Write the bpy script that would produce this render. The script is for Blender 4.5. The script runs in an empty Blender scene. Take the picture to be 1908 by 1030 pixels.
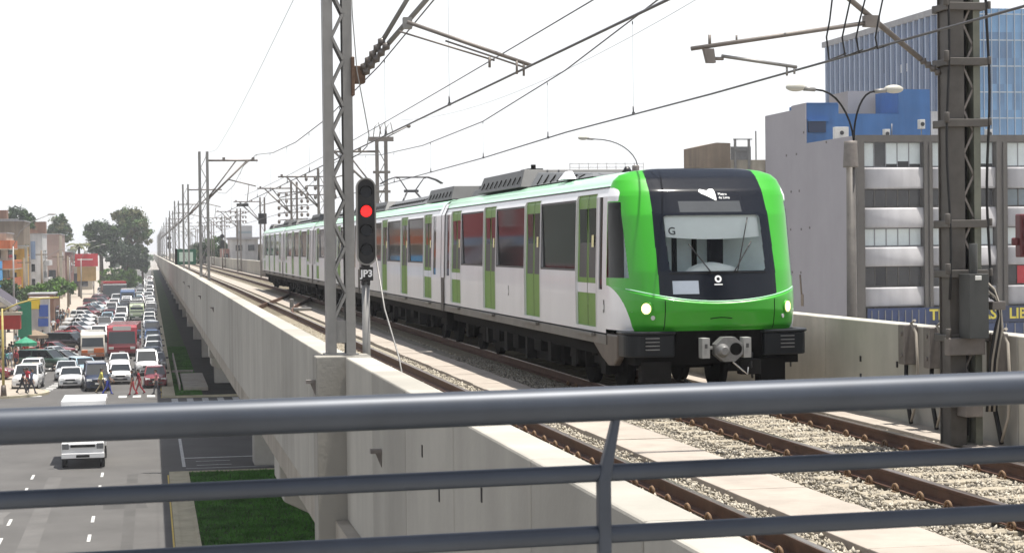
import bpy, bmesh, math, random
import numpy as np
from mathutils import Vector, Matrix

rnd = random.Random(7)
SC = bpy.context.scene
COL = SC.collection
R = math.radians

# ------------------------------------------------------------------ camera
F_PX, CXP, CYP = 3450.0, 954.0, 515.0          # focal length in photo pixels (photo is 1908 x 1030)
YAW, PITCH, ROLL = R(11.074), R(-0.9815), 0.012
def _cam_axis(ax):
    x, y, z = ax
    cp, sp = math.cos(PITCH), math.sin(PITCH)
    y, z = cp * y - sp * z, sp * y + cp * z
    cy, sy = math.cos(-YAW), math.sin(-YAW)
    return Vector((cy * x - sy * y, sy * x + cy * y, z))
c, s = math.cos(ROLL), math.sin(ROLL)
_r, _u, _f = _cam_axis((c, 0, -s)), _cam_axis((s, 0, c)), _cam_axis((0, 1, 0))
cam_data = bpy.data.cameras.new('camera')
cam_data.sensor_width = 36.0
cam_data.lens = F_PX / 1908.0 * 36.0
cam_data.clip_start = 0.05
cam_data.clip_end = 12000
cam = bpy.data.objects.new('camera', cam_data)
COL.objects.link(cam)
_m = Matrix.Identity(4)
for i in range(3):
    _m[i][0], _m[i][1], _m[i][2] = _r[i], _u[i], -_f[i]
cam.matrix_world = Matrix.Translation((0, 0, 10)) @ _m
cam_data.dof.use_dof = True                     # small aperture: only the railing at 2.6 m goes slightly soft
cam_data.dof.focus_distance = 32.0
cam_data.dof.aperture_fstop = 26.0
SC.camera = cam

# ------------------------------------------------------------------ light
SUN_EL = R(79)
SUN_AZ = math.atan2(1.0, -0.30)                 # measured clockwise from +Y : from the right, slightly behind the viewer
w = bpy.data.worlds.new('World'); SC.world = w
w.use_nodes = True
nt = w.node_tree
bg = nt.nodes['Background']
sky = nt.nodes.new('ShaderNodeTexSky')
sky.sky_type = 'NISHITA'
sky.sun_disc = False
sky.sun_elevation = SUN_EL
sky.sun_rotation = SUN_AZ
sky.air_density = 1.0
sky.dust_density = 1.5
sky.ozone_density = 1.0
hs = nt.nodes.new('ShaderNodeHueSaturation')
hs.inputs['Saturation'].default_value = 0.6
hs.inputs['Value'].default_value = 0.9
nt.links.new(sky.outputs[0], hs.inputs['Color'])
mixw = nt.nodes.new('ShaderNodeMix'); mixw.data_type = 'RGBA'      # thin bright veil of coastal haze over the whole sky
wtc = nt.nodes.new('ShaderNodeTexCoord'); wsp = nt.nodes.new('ShaderNodeSeparateXYZ'); nt.links.new(wtc.outputs['Generated'], wsp.inputs[0])
wmr = nt.nodes.new('ShaderNodeMapRange'); wmr.inputs['From Min'].default_value = 0.16; wmr.inputs['From Max'].default_value = 0.62
wmr.inputs['To Min'].default_value = 0.85; wmr.inputs['To Max'].default_value = 0.05      # the veil thins out overhead
nt.links.new(wsp.outputs['Z'], wmr.inputs['Value']); nt.links.new(wmr.outputs['Result'], mixw.inputs['Factor'])
mixw.inputs[7].default_value = (7.2, 7.3, 7.4, 1)
nt.links.new(hs.outputs[0], mixw.inputs[6])
nt.links.new(mixw.outputs[2], bg.inputs['Color'])
bg.inputs['Strength'].default_value = 0.10
sd = bpy.data.lights.new('sun', 'SUN')
sd.energy = 4.8
sd.angle = R(0.53)
sd.color = (1.0, 0.955, 0.88)
sun = bpy.data.objects.new('sun', sd); COL.objects.link(sun)
_dir = Vector((math.sin(SUN_AZ) * math.cos(SUN_EL), math.cos(SUN_AZ) * math.cos(SUN_EL), math.sin(SUN_EL)))
sun.rotation_euler = _dir.to_track_quat('Z', 'Y').to_euler()
sun.location = (40, -10, 90)
SC.view_settings.view_transform = 'Standard'
SC.view_settings.look = 'None'
SC.view_settings.exposure = 0.75
SC.view_settings.gamma = 1.0
SC.view_settings.use_curve_mapping = False
SC.render.film_transparent = False
SC.cycles.max_bounces = 6
SC.cycles.transparent_max_bounces = 12
SC.cycles.volume_bounces = 0

# ------------------------------------------------------------------ helpers
def S(r, g, b):
    f = lambda v: (v / 12.92 if v <= 0.04045 else ((v + 0.055) / 1.055) ** 2.4)
    return (f(r / 255.), f(g / 255.), f(b / 255.))

def mat(name, col, rough=0.6, metal=0.0, var=0.12, vs=2.0, bump=0.0, bs=30.0, spec=0.5, emit=0.0, coat=0.0,
        streak=0.0, alpha=1.0, dirt=0.0):
    m = bpy.data.materials.new(name)
    m.use_nodes = True
    t = m.node_tree; N = t.nodes; L = t.links
    b = N['Principled BSDF']
    b.inputs['Roughness'].default_value = rough
    b.inputs['Metallic'].default_value = metal
    b.inputs['Specular IOR Level'].default_value = spec
    if coat:
        b.inputs['Coat Weight'].default_value = coat
        b.inputs['Coat Roughness'].default_value = 0.06
    col4 = (col[0], col[1], col[2], 1)
    b.inputs['Base Color'].default_value = col4
    tc = N.new('ShaderNodeTexCoord')
    if var > 0 or streak > 0 or dirt > 0:
        no = N.new('ShaderNodeTexNoise')
        no.inputs['Scale'].default_value = vs
        no.inputs['Detail'].default_value = 6
        no.inputs['Roughness'].default_value = 0.65
        L.new(tc.outputs['Object'], no.inputs['Vector'])
        mr = N.new('ShaderNodeMapRange')
        mr.inputs['From Min'].default_value = 0.3; mr.inputs['From Max'].default_value = 0.7
        mr.inputs['To Min'].default_value = 1 - var; mr.inputs['To Max'].default_value = 1 + var
        L.new(no.outputs['Fac'], mr.inputs['Value'])
        fac = mr.outputs['Result']
        if streak > 0:
            mp = N.new('ShaderNodeMapping'); mp.inputs['Scale'].default_value = (0.9, 0.9, 0.08)
            L.new(tc.outputs['Object'], mp.inputs['Vector'])
            n2 = N.new('ShaderNodeTexNoise'); n2.inputs['Scale'].default_value = 1.6; n2.inputs['Detail'].default_value = 5
            L.new(mp.outputs[0], n2.inputs['Vector'])
            m2 = N.new('ShaderNodeMapRange')
            m2.inputs['From Min'].default_value = 0.35; m2.inputs['From Max'].default_value = 0.65
            m2.inputs['To Min'].default_value = 1 - streak; m2.inputs['To Max'].default_value = 1 + streak * 0.4
            L.new(n2.outputs['Fac'], m2.inputs['Value'])
            mu = N.new('ShaderNodeMath'); mu.operation = 'MULTIPLY'
            L.new(fac, mu.inputs[0]); L.new(m2.outputs['Result'], mu.inputs[1])
            fac = mu.outputs[0]
        mx = N.new('ShaderNodeVectorMath'); mx.operation = 'SCALE'
        mx.inputs[0].default_value = col
        L.new(fac, mx.inputs['Scale'])
        L.new(mx.outputs[0], b.inputs['Base Color'])
    if bump > 0:
        n3 = N.new('ShaderNodeTexNoise'); n3.inputs['Scale'].default_value = bs; n3.inputs['Detail'].default_value = 4
        L.new(tc.outputs['Object'], n3.inputs['Vector'])
        bp = N.new('ShaderNodeBump'); bp.inputs['Strength'].default_value = bump; bp.inputs['Distance'].default_value = 0.03
        L.new(n3.outputs['Fac'], bp.inputs['Height']); L.new(bp.outputs[0], b.inputs['Normal'])
    if emit > 0:
        b.inputs['Emission Color'].default_value = col4
        b.inputs['Emission Strength'].default_value = emit
    if alpha < 1:
        b.inputs['Alpha'].default_value = alpha
    return m

class MB:
    """collects shapes and links them as ONE mesh object"""
    def __init__(self):
        self.v = []; self.f = []; self.m = []; self.s = []
    def add(self, vs, fs, m=0, smooth=False):
        n = len(self.v)
        self.v.extend([tuple(p) for p in vs])
        for f in fs:
            self.f.append(tuple(i + n for i in f)); self.m.append(m); self.s.append(smooth)
        return self
    def box(self, x0, x1, y0, y1, z0, z1, m=0):
        return self.add([(x0, y0, z0), (x1, y0, z0), (x1, y1, z0), (x0, y1, z0), (x0, y0, z1), (x1, y0, z1), (x1, y1, z1), (x0, y1, z1)],
                        [(0, 3, 2, 1), (4, 5, 6, 7), (0, 1, 5, 4), (1, 2, 6, 5), (2, 3, 7, 6), (3, 0, 4, 7)], m)
    def hexa(self, p, m=0):                       # 8 points, bottom ring then top ring
        return self.add(p, [(0, 3, 2, 1), (4, 5, 6, 7), (0, 1, 5, 4), (1, 2, 6, 5), (2, 3, 7, 6), (3, 0, 4, 7)], m)
    def quad(self, a, b, c, d, m=0):
        return self.add([a, b, c, d], [(0, 1, 2, 3)], m)
    def bar(self, p, q, w, h=None, m=0):
        h = h or w
        p, q = Vector(p), Vector(q); d = (q - p).normalized()
        up = Vector((0, 0, 1)) if abs(d.z) < 0.95 else Vector((0, 1, 0))
        a = d.cross(up).normalized() * w / 2; b = a.cross(d).normalized() * h / 2
        r = [p - a - b, p + a - b, p + a + b, p - a + b, q - a - b, q + a - b, q + a + b, q - a + b]
        return self.add(r, [(0, 1, 2, 3), (7, 6, 5, 4), (0, 4, 5, 1), (1, 5, 6, 2), (2, 6, 7, 3), (3, 7, 4, 0)], m)
    def tube(self, pts, r, n=8, m=0, caps=True):
        pts = [Vector(p) for p in pts]
        rs = r if isinstance(r, (list, tuple)) else [r] * len(pts)
        vs = []; fs = []; a0 = None
        for i, p in enumerate(pts):
            d = (pts[min(i + 1, len(pts) - 1)] - pts[max(i - 1, 0)]).normalized()
            if a0 is None:
                up = Vector((0, 0, 1)) if abs(d.z) < 0.9 else Vector((1, 0, 0))
                a0 = d.cross(up).normalized()
            else:
                a0 = (a0 - d * a0.dot(d)).normalized()
            b0 = d.cross(a0)
            for k in range(n):
                t = 2 * math.pi * k / n
                vs.append(p + (a0 * math.cos(t) + b0 * math.sin(t)) * rs[i])
        for i in range(len(pts) - 1):
            for k in range(n):
                k2 = (k + 1) % n
                fs.append((i * n + k, i * n + k2, (i + 1) * n + k2, (i + 1) * n + k))
        self.add(vs, fs, m, True)
        if caps:
            o = len(pts) - 1
            self.add(vs[:n], [tuple(range(n - 1, -1, -1))], m)
            self.add(vs[o * n:], [tuple(range(n))], m)
        return self
    def prism(self, poly, fn, a, b, m=0, smooth=False):   # extrude a 2-D outline; fn(u, v, t) -> 3-D point
        n = len(poly)
        vs = [fn(u, v, a) for u, v in poly] + [fn(u, v, b) for u, v in poly]
        self.add(vs, [(i, (i + 1) % n, n + (i + 1) % n, n + i) for i in range(n)], m, smooth)
        self.add(vs, [tuple(range(n - 1, -1, -1)), tuple(range(n, 2 * n))], m)
        return self
    def ball(self, c, rx, ry, rz, m=0, nu=12, nv=8):
        vs = []; fs = []
        for i in range(nv + 1):
            a = math.pi * i / nv
            for k in range(nu):
                t = 2 * math.pi * k / nu
                vs.append((c[0] + rx * math.sin(a) * math.cos(t), c[1] + ry * math.sin(a) * math.sin(t), c[2] + rz * math.cos(a)))
        for i in range(nv):
            for k in range(nu):
                k2 = (k + 1) % nu
                fs.append((i * nu + k, (i + 1) * nu + k, (i + 1) * nu + k2, i * nu + k2))
        return self.add(vs, fs, m, True)
    def disc(self, c, r, axis, m=0, n=20, thick=0.01):
        a = Vector(axis).normalized()
        c = Vector(c)
        return self.tube([c, c + a * thick], r, n, m)
    def build(self, name, mats, parent=None, world=False, bevel=0.0, label=None, fix=True):
        me = bpy.data.meshes.new(name)
        off = Vector((0, 0, 0))
        if world and parent is not None:
            p = parent
            while p is not None:
                off += p.location; p = p.parent
        vs = [(a[0] - off.x, a[1] - off.y, a[2] - off.z) for a in self.v] if world else self.v
        me.from_pydata(vs, [], self.f)
        if not isinstance(mats, (list, tuple)): mats = [mats]
        for q in mats: me.materials.append(q)
        me.polygons.foreach_set('material_index', self.m)
        me.polygons.foreach_set('use_smooth', self.s)
        if fix:
            bm = bmesh.new(); bm.from_mesh(me)
            bmesh.ops.remove_doubles(bm, verts=bm.verts, dist=1e-5)
            bmesh.ops.recalc_face_normals(bm, faces=bm.faces)
            bm.to_mesh(me); bm.free()
        me.update()
        o = bpy.data.objects.new(name, me); COL.objects.link(o)
        if parent is not None: o.parent = parent
        if bevel > 0:
            bv = o.modifiers.new('bevel', 'BEVEL'); bv.width = bevel; bv.segments = 2; bv.limit_method = 'ANGLE'
            bv.angle_limit = R(40)
        if label: o['label'] = label
        return o

def thing(name, label, cat, loc=(0, 0, 0), rotz=0.0, group=None):
    o = bpy.data.objects.new(name, None); COL.objects.link(o)
    o.empty_display_size = 0.2
    o.location = loc; o.rotation_euler = (0, 0, rotz)
    tag(o, label, cat, group)
    return o
def tag(o, label=None, cat=None, group=None, kind=None):
    if label: o['label'] = label
    if cat: o['category'] = cat
    if group: o['group'] = group
    if kind: o['kind'] = kind
    return o
def children(o):
    return [q for q in list(COL.objects) if q.parent == o]
KIDS = {}
def dup(root, loc, rotz=0.0, label=None, group=None, deep=True):
    r = root.copy(); COL.objects.link(r); r.location = loc; r.rotation_euler = (0, 0, rotz)
    if label: r['label'] = label
    if group: r['group'] = group
    def rec(src, dst):
        for ch in src.children:
            q = ch.copy(); COL.objects.link(q); q.parent = dst
            rec(ch, q)
    if deep: rec(root, r)
    return r
def textmesh(mb, txt, size, fn, m=0, depth=0.0, align='CENTER', bold=0.0):
    """letters as flat faces; fn(u, v) -> 3-D point"""
    cu = bpy.data.curves.new('t', 'FONT'); cu.body = txt; cu.size = size; cu.align_x = align; cu.align_y = 'CENTER'
    cu.resolution_u = 3; cu.offset = bold
    to = bpy.data.objects.new('t', cu)
    me = bpy.data.meshes.new_from_object(to)
    vs = [fn(q.co.x, q.co.y) for q in me.vertices]
    fs = [tuple(p.vertices) for p in me.polygons]
    mb.add(vs, fs, m)
    bpy.data.objects.remove(to); bpy.data.curves.remove(cu); bpy.data.meshes.remove(me)
# ------------------------------------------------------------------ materials
M = {}
M['conc'] = mat('viaduct_concrete', (0.37, 0.352, 0.315), 0.85, var=0.10, vs=0.9, bump=0.12, bs=22, spec=0.25, streak=0.06)
M['conc_dark'] = mat('viaduct_concrete_weathered', (0.33, 0.30, 0.255), 0.9, var=0.12, vs=0.8, bump=0.2, bs=14, spec=0.2, streak=0.2)
M['conc_in'] = mat('parapet_concrete', (0.47, 0.45, 0.39), 0.85, var=0.14, vs=0.9, bump=0.15, bs=20, spec=0.25, streak=0.18)
M['slab'] = mat('walkway_concrete', (0.335, 0.295, 0.255), 0.85, var=0.16, vs=1.6, bump=0.15, bs=40, spec=0.25)
M['rail_rust'] = mat('rusty_rail_side', (0.085, 0.04, 0.024), 0.75, 0.2, var=0.3, vs=5, bump=0.1, bs=60)
M['rail_top'] = mat('polished_rail_head', (0.30, 0.25, 0.22), 0.32, 0.9, var=0.15, vs=4)
M['clip'] = mat('rusty_clip', (0.17, 0.105, 0.06), 0.8, 0.1, var=0.3, vs=30)
M['sleeper'] = mat('concrete_sleeper', (0.30, 0.265, 0.205), 0.9, var=0.2, vs=6, bump=0.2, bs=40, spec=0.2)
M['asphalt'] = mat('asphalt', (0.088, 0.085, 0.082), 0.85, var=0.16, vs=0.35, bump=0.2, bs=40, spec=0.3, dirt=0.1)
M['paving'] = mat('pavement_concrete', (0.34, 0.30, 0.25), 0.9, var=0.14, vs=0.5, bump=0.1, bs=20, spec=0.2)
M['kerb'] = mat('kerb_concrete', (0.40, 0.36, 0.26), 0.9, var=0.18, vs=1.0, bump=0.1, bs=30, spec=0.2)
M['earth'] = mat('city_ground', (0.28, 0.26, 0.235), 0.95, var=0.2, vs=0.05, spec=0.1)
M['paint_w'] = mat('white_road_paint', (0.45, 0.45, 0.44), 0.8, var=0.3, vs=3)
M['paint_y'] = mat('yellow_road_paint', (0.55, 0.40, 0.08), 0.8, var=0.2, vs=3)
M['grass_base'] = mat('grass_soil', (0.03, 0.055, 0.014), 0.95, var=0.45, vs=0.6, bump=0.4, bs=30, spec=0.1)
M['grass'] = mat('grass_blade', (0.052, 0.145, 0.022), 0.8, var=0.55, vs=0.7, spec=0.2)
M['galv'] = mat('galvanised_steel', (0.235, 0.23, 0.22), 0.5, 0.35, var=0.12, vs=4)
M['galv_dark'] = mat('weathered_steel', (0.19, 0.17, 0.155), 0.6, 0.35, var=0.2, vs=4)
M['pole_brown'] = mat('brown_grey_steel', (0.088, 0.08, 0.072), 0.6, 0.15, var=0.25, vs=3)
M['black'] = mat('black_plastic', (0.012, 0.012, 0.014), 0.45, var=0)
M['rubber'] = mat('black_rubber', (0.016, 0.016, 0.017), 0.8, var=0.1, vs=8)
M['wire'] = mat('overhead_wire', (0.10, 0.10, 0.105), 0.5, 0.5, var=0)
M['insul'] = mat('brown_insulator', (0.10, 0.088, 0.08), 0.35, var=0.1, vs=20)
M['handrail'] = mat('handrail_steel', (0.040, 0.048, 0.064), 0.46, 0.25, var=0.18, vs=5)
M['glass'] = mat('dark_glass', (0.012, 0.016, 0.018), 0.04, var=0, spec=0.7)
M['glass_soft'] = mat('pale_glass', (0.16, 0.20, 0.22), 0.08, var=0.15, vs=1.5, spec=0.6)
M['chrome'] = mat('bright_metal', (0.6, 0.6, 0.6), 0.2, 0.9, var=0)
M['plate'] = mat('number_plate', (0.65, 0.65, 0.62), 0.5, var=0)
M['lampglass'] = mat('lamp_glass', (0.55, 0.56, 0.55), 0.08, var=0, spec=0.7)
M['tail'] = mat('tail_lamp', (0.35, 0.012, 0.012), 0.15, var=0)
# ------------------------------------------------------------------ ground, street
def g_off(y):                                  # the viaduct falls very gently far away
    return 0.0 if y <= 100 else -0.0013 * (y - 100)
YS = [-6, 30, 60, 100, 200, 350, 600, 950]

b = MB(); b.quad((-5000, -400, -0.06), (5000, -400, -0.06), (5000, 9000, -0.06), (-5000, 9000, -0.06))
tag(b.build('ground', M['earth']), kind='structure')
b = MB(); b.quad((-60, 0, 0), (1.2, 0, 0), (1.2, 132, 0), (-60, 132, 0))            # junction and near road
b.quad((-9.0, 132, 0), (1.2, 132, 0), (1.2, 900, 0), (-9.0, 900, 0))
b.quad((1.2, 84, 0), (70, 84, 0), (70, 126, 0), (1.2, 126, 0))                       # cross avenue under the viaduct
b.quad((-19, 176, 0.0), (-9, 176, 0.0), (-9, 172, 0.0), (-19, 172, 0.0))
tag(b.build('road', M['asphalt']), kind='structure')

# pavement on the left with its kerb and rounded corner
def corner(x, y, r, a0, a1, n=8):
    return [(x + r * math.cos(a0 + (a1 - a0) * i / n), y + r * math.sin(a0 + (a1 - a0) * i / n)) for i in range(n + 1)]
b = MB()
poly = [(-9.6, 900), (-9.6, 140)] + [(-9.55, 138)] + corner(-11.0, 133.2, 3.9, R(20), R(-90), 10) + [(-60, 129.3), (-60, 900)]
b.prism(poly, lambda u, v, t: (u, v, t), -0.05, 0.14)
tag(b.build('pavement', M['paving']), kind='structure')
b = MB()
kp = [(-9.6, 900), (-9.6, 140), (-9.55, 138)] + corner(-11.0, 133.2, 3.9, R(20), R(-90), 10) + [(-60, 129.3)]
for p, q in zip(kp[:-1], kp[1:]):
    b.bar((p[0], p[1], 0.07), (q[0], q[1], 0.07), 0.22, 0.17)
tag(b.build('kerb', M['kerb']), kind='structure')
# median kerbs on the right
b = MB()
for y0, y1 in ((6, 83.2), (126.6, 900)):
    b.box(0.72, 0.92, y0, y1, -0.02, 0.13)
    b.box(0.92, 1.45, y0, y1, -0.02, 0.115)
    b.box(1.45, 1.57, y0, y1, -0.02, 0.14)
b.box(0.72, 12.0, 83.2, 83.42, -0.02, 0.13); b.box(0.72, 12.0, 126.4, 126.6, -0.02, 0.13)
tag(b.build('median_kerb', M['kerb']), kind='structure')
b = MB()
for y0, y1 in ((6, 83.2), (126.6, 900)):
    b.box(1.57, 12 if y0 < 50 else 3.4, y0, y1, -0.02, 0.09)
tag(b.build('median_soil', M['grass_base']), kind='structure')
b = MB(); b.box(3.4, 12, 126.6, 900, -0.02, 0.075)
tag(b.build('earth_painted_shade', mat('earth_shade_tone', (.030, .028, .024), .95, var=.35, vs=.6, bump=.3, bs=8, spec=.1)), kind='structure')  # near-black colour paints in the shade beneath the viaduct
b = MB(); b.box(1.62, 3.3, 150, 150.5, .09, .30); b.box(2.2, 3.9, 131, 146, .09, .34); b.box(1.9, 2.0, 131, 170, .09, .6)
tag(b.build('low_wall', M['conc_dark']), 'low grey concrete slab and kerb wall on the shaded median', 'wall')
# grass blades (nobody could count them)
def blades(regions, n, h, seed):
    rs = np.random.RandomState(seed)
    v = np.zeros((n, 3, 3), np.float32); k = 0
    tot = sum((x1 - x0) * (y1 - y0) for x0, x1, y0, y1, _ in regions)
    i0 = 0
    for ri, (x0, x1, y0, y1, z) in enumerate(regions):
        c_ = n - i0 if ri == len(regions) - 1 else int(n * (x1 - x0) * (y1 - y0) / tot)
        x = rs.uniform(x0, x1, c_); y = rs.uniform(y0, y1, c_); a = rs.uniform(0, 6.28, c_); hh = h * rs.uniform(0.5, 1.3, c_)
        wv = 0.03 * rs.uniform(0.7, 1.4, c_)
        dx, dy = np.cos(a) * wv, np.sin(a) * wv
        v[i0:i0 + c_, 0] = np.stack([x - dx, y - dy, np.full(c_, z)], 1)
        v[i0:i0 + c_, 1] = np.stack([x + dx, y + dy, np.full(c_, z)], 1)
        v[i0:i0 + c_, 2] = np.stack([x + rs.uniform(-1, 1, c_) * hh * .6, y + rs.uniform(-1, 1, c_) * hh * .6, z + hh], 1)
        i0 += c_
    me = bpy.data.meshes.new('grass')
    me.from_pydata(v.reshape(-1, 3).tolist(), [], [(3 * i, 3 * i + 1, 3 * i + 2) for i in range(n)])
    return me
me = blades([(1.6, 8.0, 58, 83.0, 0.09), (1.6, 3.4, 126.8, 190, 0.09)], 42000, 0.10, 3)
me.materials.append(M['grass'])
go = bpy.data.objects.new('grass', me); COL.objects.link(go)
tag(go, 'dark green lawn on the median strip under the viaduct', 'grass', kind='stuff')

# road paint, 4 mm sheets
b = MB()
for lx in (-2.2, -5.2, -8.4):
    y = 42.0
    while y < 84:
        b.box(lx - 0.06, lx + 0.06, y, y + 1.6, 0.004, 0.008); y += 4.6
    y = 142
    while y < 420:
        b.box(lx - 0.06, lx + 0.06, y, y + 2.0, 0.001, 0.005); y += 6
for i in range(4):                                  # worn zebra blocks of the far crossing
    x = -2.2 + i * 0.95
    b.box(x, x + 0.55, 127.6, 129.4, 0.001, 0.005)
for i in range(5):
    x = 1.3 + i * 1.0
    b.box(x, x + 0.42, 122.6, 125.6, 0.001, 0.005)
for i in range(9):                                  # left side-street crossing at the corner
    b.box(-8.1 + 0.12 * i, -7.4 + 0.12 * i, 130.4 + i * 1.5, 131.2 + i * 1.5, 0.006, 0.01)
# white lines on the shaded road under the viaduct
b.box(1.35, 1.5, 86.2, 99.0, 0.001, 0.005); b.box(1.5, 12, 89.6, 89.85, 0.001, 0.005)
b.box(1.5, 12, 85.4, 85.5, 0.001, 0.005); b.box(2.0, 3.6, 86.6, 86.7, 0.001, 0.005); b.box(2.0, 3.6, 88.2, 88.3, 0.001, 0.005)
tag(b.build('road_marking', M['paint_w']), kind='structure')
b = MB()
for y0, y1 in ((6, 83.2), (126.6, 600)):
    b.box(0.64, 0.70, y0, y1, 0.001, 0.005)
tag(b.build('yellow_edge_line', M['paint_y']), kind='structure')
for i, (x0, x1, y0, y1, f) in enumerate(((-6.9, -4.4, 55.5, 60.2, .68), (-1.9, .1, 49.5, 52.0, 1.4), (-2.0, -.3, 73, 80, .7), (-8.2, -5.4, 70, 73.2, 1.35), (-4.9, -2.6, 100, 109, .85), (-9.5, -6.0, 112, 118, 1.18), (-1.6, .4, 112, 121, .85), (-4.4, -3.9, 40, 84, 1.2), (-1.0, -.6, 40, 84, .82))):
    b = MB(); j = lambda v: v + rnd.uniform(-.12, .12)
    b.add([(j(x0), j(y0), .002 + .0002 * i), (j(x1), j(y0), .002 + .0002 * i), (j(x1), j((y0 + y1) / 2), .002 + .0002 * i), (j(x1), j(y1), .002 + .0002 * i), (j(x0), j(y1), .002 + .0002 * i)], [(0, 1, 2, 3, 4)])
    tag(b.build('road_patch', mat('asphalt_patch', (.088 * f, .085 * f, .082 * f), .85, var=.2, vs=.6, bump=.2, bs=40, spec=.3)), kind='structure')

# ------------------------------------------------------------------ viaduct
via = thing('viaduct', 'long grey concrete railway viaduct running beside the street', 'viaduct', (6.0, 0, 0))
def along(b, poly, y0, y1, m=0):
    ys = [y0] + [y for y in YS if y0 < y < y1] + [y1]
    for a, e in zip(ys[:-1], ys[1:]):
        n = len(poly)
        vs = [(x, a, z + g_off(a)) for x, z in poly] + [(x, e, z + g_off(e)) for x, z in poly]
        b.add(vs, [(i, (i + 1) % n, n + (i + 1) % n, n + i) for i in range(n)], m)
        if a == y0: b.add(vs, [tuple(range(n))], m)
        if e == y1: b.add(vs, [tuple(range(n, 2 * n))], m)
def rect(x0, x1, z0, z1): return [(x0, z0), (x1, z0), (x1, z1), (x0, z1)]
TOP = 8.73
# left outer wall: near panels (recessed), rib, far panels
WALLMATS = []
for k, f in enumerate((1.0, 0.88, 1.08, 0.8)):
    WALLMATS.append(mat('wall_panel_tone', (0.37 * f, 0.352 * f, 0.312 * f), 0.88, var=0.09, vs=0.8, bump=0.12, bs=22, spec=0.22, streak=0.10))
b = MB()
joints = [-5, 3.0, 5.6, 8.2, 10.75, 13.6, 16.25, 18.75, 21.3]
tone = [0, 0, 0, 1, 0, 0, 1, 2]
for i in range(len(joints) - 1):
    b.box(2.2, 2.5, joints[i] + 0.012, joints[i + 1] - 0.012, 6.85, TOP, tone[i])
b.box(2.26, 2.48, -5, 21.3, 6.4, TOP - 0.05, 3)
b.build('parapet_wall', WALLMATS, via, True, bevel=0.018)
b = MB()
y = 21.75; k = 0
while y < 900:
    L_ = 2.45 if y < 120 else 12.0
    a, e = y + 0.01, y + L_ - 0.01
    za, ze = g_off(a), g_off(e)
    b.hexa([(2.0, a, 6.85 + za), (2.3, a, 6.85 + za), (2.3, e, 6.85 + ze), (2.0, e, 6.85 + ze),
            (2.0, a, TOP + za), (2.3, a, TOP + za), (2.3, e, TOP + ze), (2.0, e, TOP + ze)], (0, 2, 1, 2, 0, 0, 2, 0)[(k * 5) % 8])
    y += L_; k += 1
b.build('parapet_wall', WALLMATS, via, True, bevel=0.015)
b = MB(); along(b, rect(2.06, 2.26, 6.42, 6.85), -5, 900); along(b, rect(2.09, 2.28, 6.85, TOP - 0.06), 21.75, 900)
b.build('edge_beam', M['conc_dark'], via, True)
b = MB(); b.box(1.86, 2.5, 21.3, 21.75, 6.3, TOP + 0.012)
b.build('pilaster', WALLMATS[3], via, True, bevel=0.015, label='projecting concrete rib with a flat top under the lattice mast')
# small brackets fixed to the outer wall
for (yy, zz, xx) in ((21.4, 8.45, 1.86), (18.0, 8.0, 2.2), (60, 8.1, 2.0), (75, 8.1, 2.0), (110, 8.05, 2.0), (96, 8.1, 2.0)):
    b = MB(); b.box(xx - 0.11, xx - 0.002, yy - 0.05, yy + 0.05, zz - 0.02, zz + 0.02); b.prism([(xx - 0.06, zz - 0.02), (xx - 0.002, zz - 0.02), (xx - 0.002, zz - 0.16)], lambda u, v, t: (u, t, v), yy - 0.02, yy + 0.02)
    b.build('wall_bracket', M['galv_dark'], via, True)
# lifting sockets / slots in the near panels
for yy, zz in ((17.4, 8.42), (15.2, 8.3), (14.3, 8.05), (11.7, 7.72), (9.2, 7.9), (12.4, 8.3)):
    b = MB(); b.box(2.192, 2.21, yy - 0.018, yy + 0.018, zz - 0.05, zz + 0.05)
    b.build('wall_slot', M['black'], via, True)
# right parapet
b = MB(); y = -5; k = 0
while y < 900:
    L_ = 3.1 if y < 130 else 15.0
    a, e = y + 0.008, y + L_ - 0.008
    za, ze = g_off(a), g_off(e)
    b.hexa([(9.8, a, 6.8 + za), (10.1, a, 6.8 + za), (10.1, e, 6.8 + ze), (9.8, e, 6.8 + ze),
            (9.8, a, 8.88 + za), (10.1, a, 8.88 + za), (10.1, e, 8.88 + ze), (9.8, e, 8.88 + ze)], (0, 2, 0, 1, 2)[k % 5])
    y += L_; k += 1
b.build('parapet_wall', [M['conc_in'], M['conc'], mat('parapet_tone', (.43, .415, .36), .85, var=.12, vs=.9, bump=.12, bs=20, spec=.25, streak=.12)], via, True, bevel=0.015, label='right hand parapet wall behind the tracks')
b = MB(); along(b, rect(9.86, 10.05, 6.42, 8.8), -5, 900)
b.build('edge_beam', M['conc_dark'], via, True)
for yy in (24.6, 23.3, 17.6, 27.5, 30.4):
    for zz in (8.35, 8.1):
        b = MB(); b.box(9.79, 9.81, yy - 0.025, yy + 0.025, zz - 0.05, zz + 0.03); b.build('wall_slot', M['black'], via, True)
# deck and box girder
b = MB(); along(b, rect(2.27, 9.85, 7.0, 7.35), -5, 900); along(b, [(3.4, 5.0), (8.6, 5.0), (9.3, 7.0), (2.7, 7.0)], -5, 900)
b.build('deck', M['conc_dark'], via, True)
# piers with hammerhead caps
for py in (40, 86.5, 139, 172, 206, 240, 274, 308, 342, 376, 410, 450, 490, 540, 600, 660):
    b = MB()
    zt = 5.0 + g_off(py)
    b.prism([(4.6, 0), (7.4, 0), (7.4, zt - 1.3), (9.3, zt - 0.35), (9.3, zt + 0.002), (2.7, zt + 0.002), (2.7, zt - 0.35), (4.6, zt - 1.3)],
            lambda u, v, t: (u, t, v), py - 0.85, py + 0.85)
    b.box(2.62, 3.42, py - 0.75, py + 0.75, zt, 6.7 + g_off(py)); b.box(8.62, 9.38, py - 0.75, py + 0.75, zt, 6.7 + g_off(py))
    b.build('pier', M['conc'], via, True, bevel=0.04)

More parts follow.
